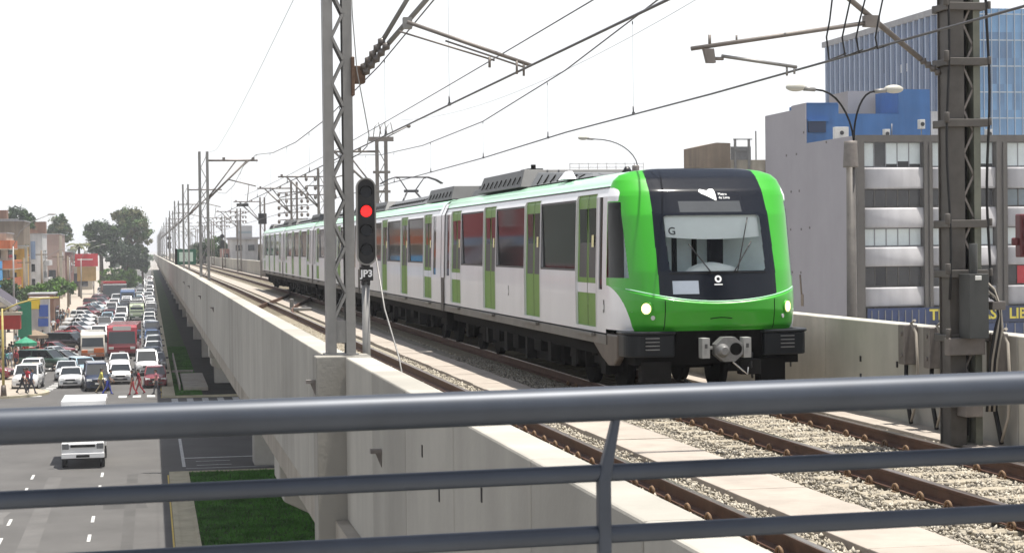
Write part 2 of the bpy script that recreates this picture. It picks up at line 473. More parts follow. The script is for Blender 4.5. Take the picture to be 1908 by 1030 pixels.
# ------------------------------------------------------------------ ballast, walkways
b = MB()
for x0, x1 in ((2.3, 5.47), (6.28, 9.28)):
    along(b, rect(x0, x1, 7.35, 7.525), -5, 900)
M['ballast_base'] = mat('ballast_bed', (0.26, 0.235, 0.19), 0.95, var=0.5, vs=14, bump=0.9, bs=24, spec=0.2)
tag(b.build('ballast_bed', M['ballast_base']), kind='structure')
STONE = [mat('ballast_stone', c_, 0.9, var=0.2, vs=6, spec=0.25) for c_ in ((0.33, 0.295, 0.235), (0.20, 0.18, 0.15), (0.42, 0.385, 0.32))]
def stones(regions, n, seed):
    rs = np.random.RandomState(seed)
    base = np.array([(1, 0, 0), (-1, 0, 0), (0, 1, 0), (0, -1, 0), (0, 0, 1), (0, 0, -1)], np.float32)
    fb = np.array([(0, 2, 4), (2, 1, 4), (1, 3, 4), (3, 0, 4), (2, 0, 5), (1, 2, 5), (3, 1, 5), (0, 3, 5)])
    w_ = np.array([r[4] for r in regions], float); w_ /= w_.sum()
    ch = rs.choice(len(regions), n, p=w_)
    reg = np.array([r[:4] for r in regions])[ch]
    cx = rs.uniform(reg[:, 0], reg[:, 1]); cy = rs.uniform(reg[:, 2], reg[:, 3])
    sz = rs.uniform(0.011, 0.027, n)
    pts = base[None] * sz[:, None, None] * rs.uniform(0.6, 1.35, (n, 6, 1))
    pts = pts + rs.normal(0, 0.25, (n, 6, 3)) * sz[:, None, None]
    a = rs.uniform(0, 6.28, n); ca, sa = np.cos(a)[:, None], np.sin(a)[:, None]
    x = pts[:, :, 0] * ca - pts[:, :, 1] * sa; y = pts[:, :, 0] * sa + pts[:, :, 1] * ca; z = pts[:, :, 2]
    V = np.stack([x + cx[:, None], y + cy[:, None], z + 7.527 + rs.uniform(0.002, 0.034, n)[:, None]], 2).reshape(-1, 3)
    Fc = (fb[None] + 6 * np.arange(n)[:, None, None]).reshape(-1, 3)
    me = bpy.data.meshes.new('ballast')
    me.vertices.add(len(V)); me.vertices.foreach_set('co', V.astype(np.float32).ravel())
    me.loops.add(Fc.size); me.loops.foreach_set('vertex_index', Fc.astype(np.int32).ravel())
    me.polygons.add(len(Fc)); me.polygons.foreach_set('loop_start', np.arange(0, Fc.size, 3, dtype=np.int32))
    me.polygons.foreach_set('loop_total', np.full(len(Fc), 3, np.int32))
    mi = np.repeat(rs.choice(3, n, p=[0.5, 0.3, 0.2]), 8).astype(np.int32)
    for q in STONE: me.materials.append(q)
    me.polygons.foreach_set('material_index', mi)
    me.update(calc_edges=True); me.validate()
    return me
me = stones([(4.95, 5.44, 6, 40, 9000), (4.0, 4.8, 6, 24, 7000), (6.3, 7.05, 9, 40, 11500), (7.2, 8.55, 9, 26, 15500), (8.65, 9.27, 10, 40, 6500), (3.4, 4.8, 24, 60, 5000)], 56000, 11)
bo = bpy.data.objects.new('ballast', me); COL.objects.link(bo)
tag(bo, 'grey crushed stone ballast between the rails', 'ballast', kind='stuff')

def walkway(x0, x1, y0, y1, step, label, g):
    t = thing('walkway_slabs', label, 'walkway', ((x0 + x1) / 2, y0, 7.35), 0)
    n = 0; y = y0; rest = MB()
    while y < y1:
        e = min(y + step, y1)
        if n < 40:
            b = MB(); dz = rnd.uniform(-0.006, 0.006)
            b.box(x0 + rnd.uniform(-.01, .01), x1 + rnd.uniform(-.01, .01), y + 0.008, e - 0.008, 7.36, 7.60 + dz)
            b.build('slab', M['slab'], t, True, bevel=0.008)
        else:
            e = min(y + 8, y1)
            rest.hexa([(x0, y, 7.36 + g_off(y)), (x1, y, 7.36 + g_off(y)), (x1, e - 0.02, 7.36 + g_off(e)), (x0, e - 0.02, 7.36 + g_off(e)),
                       (x0, y, 7.60 + g_off(y)), (x1, y, 7.60 + g_off(y)), (x1, e - 0.02, 7.60 + g_off(e)), (x0, e - 0.02, 7.60 + g_off(e))])
        y = e; n += 1
    rest.build('far_slab', M['slab'], t, True)
    return t
walkway(5.47, 6.28, 4, 700, 1.2, 'pale concrete slab path between the two tracks', None)
walkway(9.28, 9.79, 6, 700, 1.2, 'narrow pale slab path along the right hand parapet', None)

# ------------------------------------------------------------------ tracks
def rail_mesh(x, y0, y1):
    b = MB()
    prof = [(-.07, 7.572), (.07, 7.572), (.07, 7.585), (.012, 7.61), (.012, 7.69), (.034, 7.70), (.034, 7.727), (-.034, 7.727), (-.034, 7.70), (-.012, 7.69), (-.012, 7.61), (-.07, 7.585)]
    along(b, [(x + u, v) for u, v in prof], y0, y1, 0)
    along(b, [(x - .030, 7.726), (x + .030, 7.726), (x + .026, 7.734), (x - .026, 7.734)], y0, y1, 1)
    return b
def sleeper_mesh():
    b = MB()
    b.hexa([(-1.18, -.13, -.16), (1.18, -.13, -.16), (1.18, .13, -.16), (-1.18, .13, -.16), (-1.16, -.10, .02), (1.16, -.10, .02), (1.16, .10, .02), (-1.16, .10, .02)])
    return b
def clip_mb(x, sgn, m=0):
    b = MB()
    b.box(x - .03, x + .03, -.055, .055, .018, .032, m)
    pts = []
    for i in range(9):
        a = math.pi * (-0.15 + 1.3 * i / 8)
        pts.append((x + 0.002 * i * -sgn, 0.052 * math.cos(a), 0.050 + 0.044 * math.sin(a)))
    b.tube(pts, 0.014, 6, m)
    b.tube([(x + .012, 0, .03), (x + .012, 0, .075)], .013, 6, m)
    return b
def track(cx, y0, y1, label):
    t = thing('railway_track', label, 'track', (cx, y0, 7.53))
    for sx in (-.7175, .7175):
        rail_mesh(cx + sx, y0, y1).build('rail', [M['rail_rust'], M['rail_top']], t, True)
    sl0 = sleeper_mesh().build('sleeper', M['sleeper'], t, bevel=0.01)
    sl0.location = (0, 1.0, 0.01)
    clips = []
    for sx in (-.7175, .7175):
        for sg in (-1, 1):
            cl = clip_mb(sx + sg * 0.095, sg).build('rail_clip', M['clip'], sl0); clips.append(cl)
    n = 1; y = 1.6
    while n < 100:
        o = sl0.copy(); COL.objects.link(o); o.parent = t; o.location = (rnd.uniform(-.01, .01), y, 0.01); y += 0.62
        if n < 40:
            for cl in clips:
                q = cl.copy(); COL.objects.link(q); q.parent = o
        n += 1
    yf = y + y0; rest = MB()
    while yf < 260:
        rest.box(cx - 1.16, cx + 1.16, yf - .1, yf + .1, 7.4 + g_off(yf), 7.555 + g_off(yf)); yf += 0.62
    r = rest.build('far_sleeper', M['sleeper'], t, True); r['kind'] = 'stuff'
    return t
track(4.125, 4.0, 800, 'left hand railway track beside the near parapet')
track(7.87, 6.0, 800, 'right hand railway track carrying the green train')
# crossover rails between the two tracks
t = thing('track_crossover', 'curved crossover rails joining both tracks behind the signal', 'track', (6, 80, 7.53))
for dx in (-.7175, .7175):
    b = MB()
    pts = [(4.125 + dx + (7.87 - 4.125) * (3 * u * u - 2 * u ** 3), 62 + 38 * u) for u in [i / 14 for i in range(15)]]
    for p, q in zip(pts[:-1], pts[1:]):
        b.bar((p[0], p[1], 7.655), (q[0], q[1], 7.655), 0.06, 0.15)
    b.build('rail', M['rail_rust'], t, True)
b = MB(); b.box(5.2, 6.0, 70, 70.25, 7.6, 7.72); b.box(5.35, 5.5, 72.5, 72.65, 7.6, 8.0); b.build('point_machine', M['galv'], t, True, bevel=.02)
# small things on the track bed
t = thing('balise_box', 'small black equipment box between the rails at right', 'equipment box', (8.12, 12.9, 7.53))
b = MB(); b.box(-.22, .22, -.16, .16, 0, .17); b.box(-.3, .3, -.2, .2, 0, .03); b.build('case', M['black'], t, bevel=.015)
b = MB(); b.tube([(-.16, -.17, .0), (-.16, -.17, .12), (-.12, -.17, .15)], .012, 6); b.build('cable', M['rubber'], t)
b = MB(); along(b, rect(7.42, 7.47, 7.53, 7.60), 8, 26)
tag(b.build('guide_bar', M['galv_dark']), 'long thin steel bar lying beside the inner rail of the right track', 'steel bar')
# ------------------------------------------------------------------ metro train
M['t_white'] = mat('train_white', (0.74, 0.74, 0.765), 0.3, var=0.03, vs=1.0, coat=0.3, streak=.06)
M['t_green'] = mat('train_bright_green', (0.042, 0.34, 0.022), 0.28, var=0.03, vs=1.0, coat=0.25, spec=.35, streak=.07)
M['t_door'] = mat('door_green', (0.115, 0.25, 0.022), 0.4, var=0.08, vs=1.5, spec=.35, streak=.08)
M['t_mint'] = mat('roof_edge_painted_sheen', (0.42, 0.74, 0.52), 0.3, var=0.05, vs=1.0, coat=0.5)  # pale mint: sky sheen on the green roof edge, put into the colour
M['t_roof'] = mat('roof_grey', (0.30, 0.31, 0.31), 0.6, var=0.2, vs=1.5)
M['t_eq'] = mat('roof_unit_grey', (0.055, 0.057, 0.058), 0.5, 0.1, var=0.25, vs=3)
M['t_eq_l'] = mat('roof_unit_light', (0.125, 0.128, 0.132), 0.45, 0.1, var=0.15, vs=3)
M['t_mask'] = mat('black_gloss', (0.007, 0.009, 0.014), 0.12, var=0, spec=0.3)
M['t_under'] = mat('underframe_dark', (0.006, 0.0056, 0.0053), 0.85, 0.0, var=0.35, vs=3, spec=.08)
M['t_under2'] = mat('underframe_grey', (0.016, 0.0155, 0.015), 0.85, 0.0, var=0.4, vs=4, spec=.1)
M['t_sole'] = mat('sole_bar_grey', (0.15, 0.14, 0.125), 0.6, 0.1, var=0.2, vs=2)
M['t_bump'] = mat('bumper_dark', (0.007, 0.009, 0.012), 0.45, spec=.3, var=0.1, vs=3)
M['t_skirt'] = mat('brown_grey_fairing', (0.085, 0.068, 0.055), 0.5, 0.1, var=0.25, vs=3)
M['t_steel'] = mat('coupler_steel', (0.22, 0.218, 0.215), 0.45, 0.5, var=0.2, vs=9)
M['t_decal'] = mat('white_decal', (0.85, 0.86, 0.87), 0.4, var=0)
M['t_grey_decal'] = mat('grey_panel', (0.30, 0.34, 0.40), 0.3, var=0.05, vs=5)
M['t_dark_decal'] = mat('dark_decal', (0.06, 0.06, 0.06), 0.5, var=0)
M['t_yel'] = mat('yellow_sticker', (0.75, 0.68, 0.35), 0.5, var=0)
M['t_cabin'] = mat('cabin_lining', (0.80, 0.89, 0.92), 0.7, var=0.1, vs=3)
M['t_blind'] = mat('white_blind', (0.88, 0.9, 0.86), 0.8, var=0.03, vs=4)
M['headlamp'] = mat('lit_headlamp', (1.0, 0.72, 0.34), 0.2, var=0, emit=1.35)
def clear_glass(name, tint, rough=0.02, ior=1.5):
    m = bpy.data.materials.new(name); m.use_nodes = True
    t = m.node_tree; N = t.nodes; L = t.links; N.clear()
    out = N.new('ShaderNodeOutputMaterial'); mx = N.new('ShaderNodeMixShader')
    tr = N.new('ShaderNodeBsdfTransparent'); tr.inputs[0].default_value = (*tint, 1)
    gl = N.new('ShaderNodeBsdfGlossy'); gl.inputs['Roughness'].default_value = rough
    fr = N.new('ShaderNodeFresnel'); fr.inputs['IOR'].default_value = ior
    L.new(fr.outputs[0], mx.inputs[0]); L.new(tr.outputs[0], mx.inputs[1]); L.new(gl.outputs[0], mx.inputs[2]); L.new(mx.outputs[0], out.inputs[0])
    return m
M['t_glass'] = mat('carriage_glass', (0.008, 0.011, 0.012), 0.05, var=0, spec=0.22)
M['t_screen'] = clear_glass('windscreen_glass', (0.95, 0.98, 0.98), 0.02, 1.3)

RAILZ = 7.73
TX = 7.87
train = thing('metro_train', 'bright green and white metro train with black front mask and lit headlamps', 'train', (TX, 25.0, RAILZ))
_WZ = [(0.0, 1.37), (1.75, 1.37), (2.95, 1.335), (3.08, 1.285), (3.18, 1.24), (3.26, 1.15), (3.315, 0.98), (3.35, 0.65), (3.36, 0.0)]
def Wb(z): return float(np.interp(z, [a for a, _ in _WZ], [q for _, q in _WZ]))

def side_strip(b, y0, y1, z0, z1, off, m, sx=-1):
    zs = [z0] + [z for z in (1.75, 2.95) if z0 + 1e-4 < z < z1 - 1e-4] + [z1]
    for a, e in zip(zs[:-1], zs[1:]):
        b.quad((sx * (Wb(a) + off), y0, a), (sx * (Wb(a) + off), y1, a), (sx * (Wb(e) + off), y1, e), (sx * (Wb(e) + off), y0, e), m)
def reveal(b, y0, y1, z0, z1, d, m):
    for y in (y0, y1):
        zs = [z0] + [z for z in (1.75, 2.95) if z0 < z < z1] + [z1]
        for a, e in zip(zs[:-1], zs[1:]):
            b.quad((-Wb(a), y, a), (-Wb(e), y, e), (-Wb(e) + d, y, e), (-Wb(a) + d, y, a), m)
    for z in (z0, z1):
        b.quad((-Wb(z), y0, z), (-Wb(z), y1, z), (-Wb(z) + d, y1, z), (-Wb(z) + d, y0, z), m)
Z0, Z1 = 0.97, 3.08
WZ0, WZ1, DZ0, DZ1 = 1.85, 2.95, 1.03, 3.01

def door_mb(c, band):
    b = MB(); off = -0.035
    y0, y1 = c - 0.66, c + 0.66
    for a, e in ((y0, c - 0.012), (c + 0.012, y1)):
        side_strip(b, a, e, DZ0, DZ1, off, 0)
        inner = (a + 0.11, e - 0.05) if a < c - 0.1 else (a + 0.05, e - 0.11)
        xg = Wb(2.80) + off + 0.006; b.quad((-xg - .012, inner[0], 1.76), (-xg - .012, inner[1], 1.76), (-xg - .008, inner[1], 2.80), (-xg - .008, inner[0], 2.80), 1)
        side_strip(b, inner[0], inner[1], 1.76, 2.80, off + 0.001, 3)
        if band: side_strip(b, a, e, 1.53, 1.68, off + 0.006, 2)
    side_strip(b, c - 0.012, c + 0.012, DZ0, DZ1, off - 0.004, 3)
    side_strip(b, c - 0.40, c - 0.26, 2.22, 2.40, off + 0.012, 4)
    side_strip(b, y0 - 0.03, y0, DZ0, DZ1, 0.006, 2); side_strip(b, y1, y1 + 0.03, DZ0, DZ1, 0.006, 2)
    return b
def window_mb(y0, y1, split=False):
    b = MB()
    xg = Wb(WZ1) - 0.012; b.quad((-xg, y0, WZ0), (-xg, y1, WZ0), (-xg, y1, WZ1), (-xg, y0, WZ1), 1)
    fw = 0.035
    for a, e, p, q in ((y0, y1, WZ0, WZ0 + fw), (y0, y1, WZ1 - fw, WZ1), (y0, y0 + fw, WZ0 + fw, WZ1 - fw), (y1 - fw, y1, WZ0 + fw, WZ1 - fw)):
        side_strip(b, a, e, p, q, -0.006, 0)
    return b

def carriage(loc_y, y0, y1, doors, wins, slits, lead=False):
    """one carriage; the side seen from the street has doors and windows"""
    b = MB()
    cuts = sorted([(d - 0.66, d + 0.66, DZ0, DZ1) for d in doors] + [(a, e, WZ0, WZ1) for a, e in wins] + [(a, e, 1.60, WZ1) for a, e in slits])
    y = y0
    for a, e, p, q in cuts:
        side_strip(b, y, a, Z0, Z1, 0, 0)
        side_strip(b, a, e, Z0, p, 0, 0); side_strip(b, a, e, q, Z1, 0, 0)
        reveal(b, a, e, p, q, 0.045, 0)
        y = e
    side_strip(b, y, y1, Z0, Z1, 0, 0)
    side_strip(b, y0, y1, Z0, Z1, 0, 0, 1)
    for sx in (-1, 1):
        side_strip(b, y0, y1, Z1, 3.10, 0.012, 3, sx)
        b.quad((sx * (Wb(3.08) + .012), y0, 3.10), (sx * (Wb(3.08) + .012), y1, 3.10), (sx * Wb(3.10), y1, 3.10), (sx * Wb(3.10), y0, 3.10), 3)
        zz = [3.10, 3.15, 3.18, 3.22, 3.26, 3.29, 3.315, 3.335, 3.35, 3.36]
        for a, e in zip(zz[:-1], zz[1:]):
            vs = [(sx * Wb(a), y0, a), (sx * Wb(a), y1, a), (sx * Wb(e), y1, e), (sx * Wb(e), y0, e)]
            b.add(vs, [(0, 1, 2, 3)], 1 if e <= 3.32 else 2, True)
    # end walls
    for y in (y0, y1):
        ring = [(-Wb(z), y, z) for z in (Z0, 1.75, 2.95, 3.08, 3.18, 3.26, 3.315, 3.35)] + [(Wb(z), y, z) for z in (3.35, 3.315, 3.26, 3.18, 3.08, 2.95, 1.75, Z0)]
        if not (lead and y == y0): b.add(ring, [tuple(range(len(ring)))], 4)
    b.box(-1.3, 1.3, y0, y1, 0.86, 0.965, 3)
    car = b.build('carriage', [M['t_white'], M['t_mint'], M['t_roof'], M['black'], M['t_sole']], train)
    car.location = (0, loc_y, 0)
    n = len(doors)
    for i, d in enumerate(doors):
        door_mb(d, i in (0, n - 1)).build('door', [M['t_door'], M['t_glass'], M['t_white'], M['black'], M['t_yel']], car)
    for a, e in wins:
        window_mb(a, e).build('window', [M['black'], M['t_glass']], car)
    for a, e in slits:
        q = MB(); side_strip(q, a, e, 1.60, WZ1, -0.012, 0); q.build('window', M['t_glass'], car)
    # sole bar and things hanging under the floor
    q = MB(); q.box(-1.375, -1.30, y0, y1, 0.80, 0.945); q.box(1.30, 1.375, y0, y1, 0.80, 0.945)
    for d in doors: q.box(-1.44, -1.376, d - 0.62, d + 0.62, 0.90, 0.95)
    q.build('sole_bar', M['t_sole'], car, bevel=0.008)
    q = MB(); q.box(-1.2, 1.2, y0 + .3, y1 - .3, 0.60, 0.86); q.box(-1.05, 1.05, y0 + 4.2, y1 - 4.2, 0.24, 0.6); q.build('underframe', M['t_under'], car)
    L_ = y1 - y0
    for by in (y0 + 2.4, y1 - 2.4):
        q = MB()
        for sx in (-1, 1):
            for wy in (-1.0, 1.0):
                q.disc((sx * 0.66, by + wy, 0.42), 0.42, (sx, 0, 0), 0, 28, 0.13)
                q.disc((sx * 0.79, by + wy, 0.42), 0.16, (sx, 0, 0), 1, 16, 0.12)
                q.box(sx * 0.98 - 0.09, sx * 0.98 + 0.09, by + wy - .16, by + wy + .16, 0.28, 0.58, 1)
            q.hexa([(sx * 0.9, by - 1.35, .42), (sx * 1.06, by - 1.35, .42), (sx * 1.06, by + 1.35, .42), (sx * .9, by + 1.35, .42),
                    (sx * 0.9, by - 1.2, .62), (sx * 1.06, by - 1.2, .62), (sx * 1.06, by + 1.2, .62), (sx * .9, by + 1.2, .62)], 1)
            q.tube([(sx * 1.08, by - .3, .35), (sx * 1.08, by - .3, .80)], .10, 10, 0)
            q.tube([(sx * 1.08, by + .3, .35), (sx * 1.08, by + .3, .80)], .10, 10, 0)
            q.tube([(sx * 1.14, by - .75, .55), (sx * 1.14, by - .75, .88)], .045, 8, 1)
        q.box(-.9, .9, by - .35, by + .35, .3, .58, 0)
        for wy in (-1.0, 1.0): q.tube([(-.7, by + wy, .42), (.7, by + wy, .42)], .08, 8, 0)
        q.build('bogie', [M['t_under'], M['t_under2']], car)
    for k in range(7):
        q = MB(); u = y0 + 4.6 + k * (L_ - 9.2) / 6.0; hh = (0.32, 0.18, 0.4, 0.25, 0.36, 0.2, 0.3)[k]; ww = (.25, .6, .16, .5, .3, .7, .22)[k]
        q.box(-1.22, -.7, u - ww / 2, u + ww / 2, 0.58 - hh * .9, 0.62)
        q.build('equipment_box', M['t_under2' if k % 2 == 0 else 't_under'], car, bevel=.01)
    # gangway bellows
    if True:
        q = MB(); q.box(-1.0, 1.0, y1, y1 + 0.42, 0.9, 3.02, 0); q.build('gangway', [M['rubber']], car)
        q = MB()
        side_strip(q, y1 - 0.24, y1 + 0.16, 1.55, 3.2, 0.03, 0); q.build('end_pillar', M['t_white'], car)
        q = MB(); side_strip(q, y1 - .13, y1 + .16, .8, 1.55, 0.032, 0); q.build('end_rubber', M['black'], car)
    return car

def roof_unit(car, y0, y1, w, z1, slope, m, louvre=True):
    q = MB(); z0 = 3.33
    q.hexa([(-w, y0, z0), (w, y0, z0), (w, y1, z0), (-w, y1, z0), (-w + slope, y0 + slope * 1.6, z1), (w - slope, y0 + slope * 1.6, z1), (w - slope, y1 - slope * .8, z1), (-w + slope, y1 - slope * .8, z1)], 0)
    if louvre:
        nn = max(2, int((y1 - y0) / 0.5))
        for i in range(nn):
            u = y0 + slope * 1.6 + (y1 - y0 - 2.4 * slope) * (i + .5) / nn
            q.bar((-w - 0.004, u - .14, z0 + .06), (-w + slope * .62 - 0.006, u - .14, z0 + (z1 - z0) * .62), 0.03, 0.02, 1)
    q.build('roof_unit', [m, M['t_under2']], car, bevel=0.015)

# ---- leading carriage: body starts behind the cab, y measured from the train root (25.0)
dl = [2.40, 6.43, 10.55, 14.6]
car1 = carriage(0, 1.15, 16.25, dl, [(3.11, 5.72), (7.14, 9.84), (11.26, 13.89)], [(1.36, 1.58), (15.45, 15.85)], lead=True)
q = MB()
q.hexa([(-1.0, 3.4, 3.33), (1.0, 3.4, 3.33), (1.0, 8.3, 3.33), (-1.0, 8.3, 3.33), (-.86, 3.9, 3.40), (.86, 3.9, 3.40), (.86, 8.2, 3.585), (-.86, 8.2, 3.585)])
for i in range(7): q.bar((-.99, 4.4 + i * .55, 3.345), (-.885, 4.4 + i * .55, 3.40 + i * .02), .05, .02, 1)
q.build('roof_unit', [M['t_eq_l'], M['t_under2']], car1, bevel=.015)
roof_unit(car1, 8.6, 13.1, 1.12, 3.66, 0.12, M['t_eq'])
roof_unit(car1, 13.4, 15.9, 0.8, 3.50, 0.1, M['t_eq'], False)
q = MB(); q.tube([(-.75, 2.2, 3.34), (-.75, 2.2, 3.43)], [.09, .03], 10); q.build('roof_antenna', M['black'], car1)
q = MB(); q.box(-.85, -.55, 9.2, 9.9, 3.62, 3.70); q.tube([(-.7, 9.4, 3.66), (-.7, 9.4, 3.78)], .05, 8); q.build('roof_vent', M['t_under2'], car1, bevel=.01)
q = MB(); q.hexa([(-1.16, 4.6, 3.335), (-.98, 4.6, 3.335), (-.98, 5.2, 3.335), (-1.16, 5.2, 3.335), (-1.08, 4.8, 3.47), (-1.0, 4.8, 3.47), (-1.0, 5.0, 3.47), (-1.08, 5.0, 3.47)]); q.build('roof_vent', M['t_white'], car1)
# small dark pictograms on the white panels
for yy, zz in ((8.55, 1.40), (1.25, 1.33)):
    q = MB()
    side_strip(q, yy - .02, yy + .035, zz + .05, zz + .12, .004, 0); side_strip(q, yy - .03, yy + .005, zz - .06, zz + .055, .004, 0); side_strip(q, yy + .02, yy + .05, zz - .07, zz - .02, .004, 0)
    q.build('pictogram', M['t_dark_decal'], car1)

# ---- four following carriages (same build, copied)
dm = [2.1, 6.23, 10.37, 14.5]
car2 = carriage(16.65, 0.0, 16.6, dm, [(2.81, 5.52), (6.94, 9.66), (11.08, 13.79)], [(0.75, 1.2), (15.4, 15.85)])
q = MB(); side_strip(q, -0.16, 0.2, 1.55, 3.2, .03, 0); q.build('end_pillar', M['t_white'], car2)
roof_unit(car2, 0.4, 4.2, 1.05, 3.64, 0.1, M['t_eq'])
roof_unit(car2, 4.8, 12.5, 1.0, 3.56, 0.25, M['t_eq_l'])
roof_unit(car2, 13.0, 16.0, 1.0, 3.60, 0.12, M['t_eq'])
for i in (1, 2, 3):
    o = car2.copy(); COL.objects.link(o); o.parent = train; o.location = (0, 16.65 + 17.0 * i, -0.0)
    for ch in car2.children:
        k = ch.copy(); COL.objects.link(k); k.parent = o
# pantograph on the second carriage
pant = MB(); py = 14.4
pant.tube([(-.35, py - .5, 0.02 + 3.55), (-.12, py, 3.93)], .03, 6); pant.tube([(.35, py - .5, 3.57), (.12, py, 3.93)], .03, 6)
pant.box(-.22, .22, py - .06, py + .06, 3.90, 3.98)
pant.tube([(-.12, py, 3.95), (-.38, py - .1, 4.33)], .018, 6); pant.tube([(.12, py, 3.95), (.38, py - .1, 4.33)], .018, 6)
for dy in (-.22, .08):
    pant.tube([(-.95, py + dy, 4.16), (-.75, py + dy, 4.28), (-.5, py + dy, 4.36), (.5, py + dy, 4.36), (.75, py + dy, 4.28), (.95, py + dy, 4.16)], .022, 6)
pant.tube([(-.42, py - .22, 4.34), (-.42, py + .08, 4.34)], .025, 6); pant.tube([(.42, py - .22, 4.34), (.42, py + .08, 4.34)], .025, 6)
pant.build('pantograph', M['wire'], car2)

# ------------------------------------------------------------------ driver's cab
cab = bpy.data.objects.new('cab', None); COL.objects.link(cab); cab.parent = train; cab.empty_display_size = .2
zg = np.arange(1.03, 3.3601, 0.0088)
def smooth(a, k=9):
    g = np.exp(-np.linspace(-2, 2, 2 * k + 1) ** 2); g /= g.sum()
    return np.convolve(np.pad(a, k, mode='edge'), g, 'valid')
Dz = smooth(np.interp(zg, [1.03, 1.10, 1.3, 1.47, 1.87, 2.67, 3.02, 3.22, 3.32, 3.36], [1.05, 1.14, 1.20, 1.20, 1.11, 0.80, 0.56, 0.32, 0.12, 0.0]), 6)
Dz[-1] = 0.0
Wz = np.array([Wb(z) for z in zg]); Wz[-1] = 0.55
YB = 1.15
# arclength-even samples of the plan curve |x|^4 + d^2 = 1
th = np.linspace(0, math.pi, 6001)
xs_ = np.sign(np.cos(th)) * np.abs(np.cos(th)) ** 0.5 * -1; ds_ = np.sin(th)
al = np.concatenate([[0], np.cumsum(np.hypot(np.diff(xs_) * 1.35, np.diff(ds_) * 1.15))])
tt = np.linspace(0, al[-1], 540)
XN, DN = np.interp(tt, al, xs_), np.interp(tt, al, ds_)
NB = len(tt)
def zc(x): return 1.44 + 0.085 * (abs(x) / 0.85) ** 2          # crease under the mask
def surf(x, z, off=0.0):
    """point on the cab front at lateral x, height z"""
    D = float(np.interp(z, zg, Dz)); W_ = float(np.interp(z, zg, Wz))
    d = D * math.sqrt(max(0, 1 - min(1, abs(x / W_)) ** 4))
    if z < zc(x): d += 0.035 * min(1, (zc(x) - z) / .03)
    return Vector((x, YB - d - off, z))
P = np.zeros((len(zg), NB, 3))
for j, z in enumerate(zg):
    P[j, :, 0] = XN * Wz[j]; P[j, :, 1] = YB - DN * Dz[j]; P[j, :, 2] = z
    bul = np.clip((1.44 + 0.085 * (np.abs(P[j, :, 0]) / .85) ** 2 - z) / .03, 0, 1)
    P[j, :, 1] -= 0.035 * bul * np.clip(DN * 1.6, 0, 1)
sl = np.zeros((len(zg), NB))                     # distance from the cab's rear edge along the skin
for j in range(len(zg)):
    seg = np.concatenate([[0], np.cumsum(np.linalg.norm(np.diff(P[j], axis=0), axis=1))])
    sl[j] = np.minimum(seg, seg[-1] - seg)
REG = {k: [] for k in ('green', 'mask', 'screen', 'white', 'side_l', 'side_r', 'display', 'roof')}
for j in range(len(zg) - 1):
    z = (zg[j] + zg[j + 1]) / 2
    for i in range(NB - 1):
        x = (P[j, i, 0] + P[j, i + 1, 0]) / 2; a = abs(x); s_ = (sl[j, i] + sl[j + 1, i + 1]) / 2
        y = P[j, i, 1]
        reg = 'green'
        mw = 0.862 - 0.03 * max(0, (z - 2.4))
        # windscreen outline with rounded corners
        sw = 0.70 + 0.02 * (z - 1.86)
        dx, dz_ = a - (sw - .05), max(z - (2.655 - .05), (1.862 + .05) - z)
        inscr = a < sw and 1.862 < z < 2.655 and not (dx > 0 and dz_ > 0 and dx * dx + dz_ * dz_ > .0025)
        if a < mw and z > zc(x) + 0.012:
            reg = 'mask'
            if inscr: reg = 'screen'
            elif a < 0.46 and 2.70 < z < 2.86: reg = 'display'
        else:
            wtop = 0.36 + 0.36 * (2.86 - min(2.86, max(1.77, z))) / 1.09
            if 1.78 < z < 2.86 and s_ > 0.07 and s_ < wtop + 0.03 and a > 0.8: reg = 'side_l' if x < 0 else 'side_r'
            elif z < 1.66 and s_ < 0.82 * math.sqrt(max(0, 1 - ((z - 1.03) / .64) ** 2)) and a > 0.8: reg = 'white'
            elif s_ < 0.045 and z < 3.08: reg = 'white'
            elif z > 2.88 and z < 3.07 and s_ < 0.34 * math.sqrt(max(0, 1 - ((z - 2.88) / .2) ** 4)): reg = 'white'
        REG[reg].append((j, i))
def region_mesh(name, cells, m, off=0.0):
    idx = {}; vs = []; fs = []
    for j, i in cells:
        f = []
        for jj, ii in ((j, i), (j, i + 1), (j + 1, i + 1), (j + 1, i)):
            k = (jj, ii)
            if k not in idx:
                idx[k] = len(vs); p = P[jj, ii]; vs.append((p[0], p[1] + off, p[2]))
            f.append(idx[k])
        fs.append(tuple(f))
    b = MB(); b.add(vs, fs, 0, True)
    return b.build(name, m, cab, fix=False)
region_mesh('nose_shell', REG['green'], M['t_green'])
region_mesh('front_mask', REG['mask'], M['t_mask'])
region_mesh('windscreen', REG['screen'], M['t_screen'])
for sg_ in (-1, 1): region_mesh('side_panel', [c_ for c_ in REG['white'] if (c_[1] < NB // 2) == (sg_ < 0)], M['t_white'])
region_mesh('destination_display', REG['display'], M['t_grey_decal'] if False else mat('display_glass', (0.05, 0.055, 0.06), 0.15, var=0.1, vs=3))
region_mesh('side_window', REG['side_l'], M['t_screen']); region_mesh('side_window', REG['side_r'], M['t_screen'])
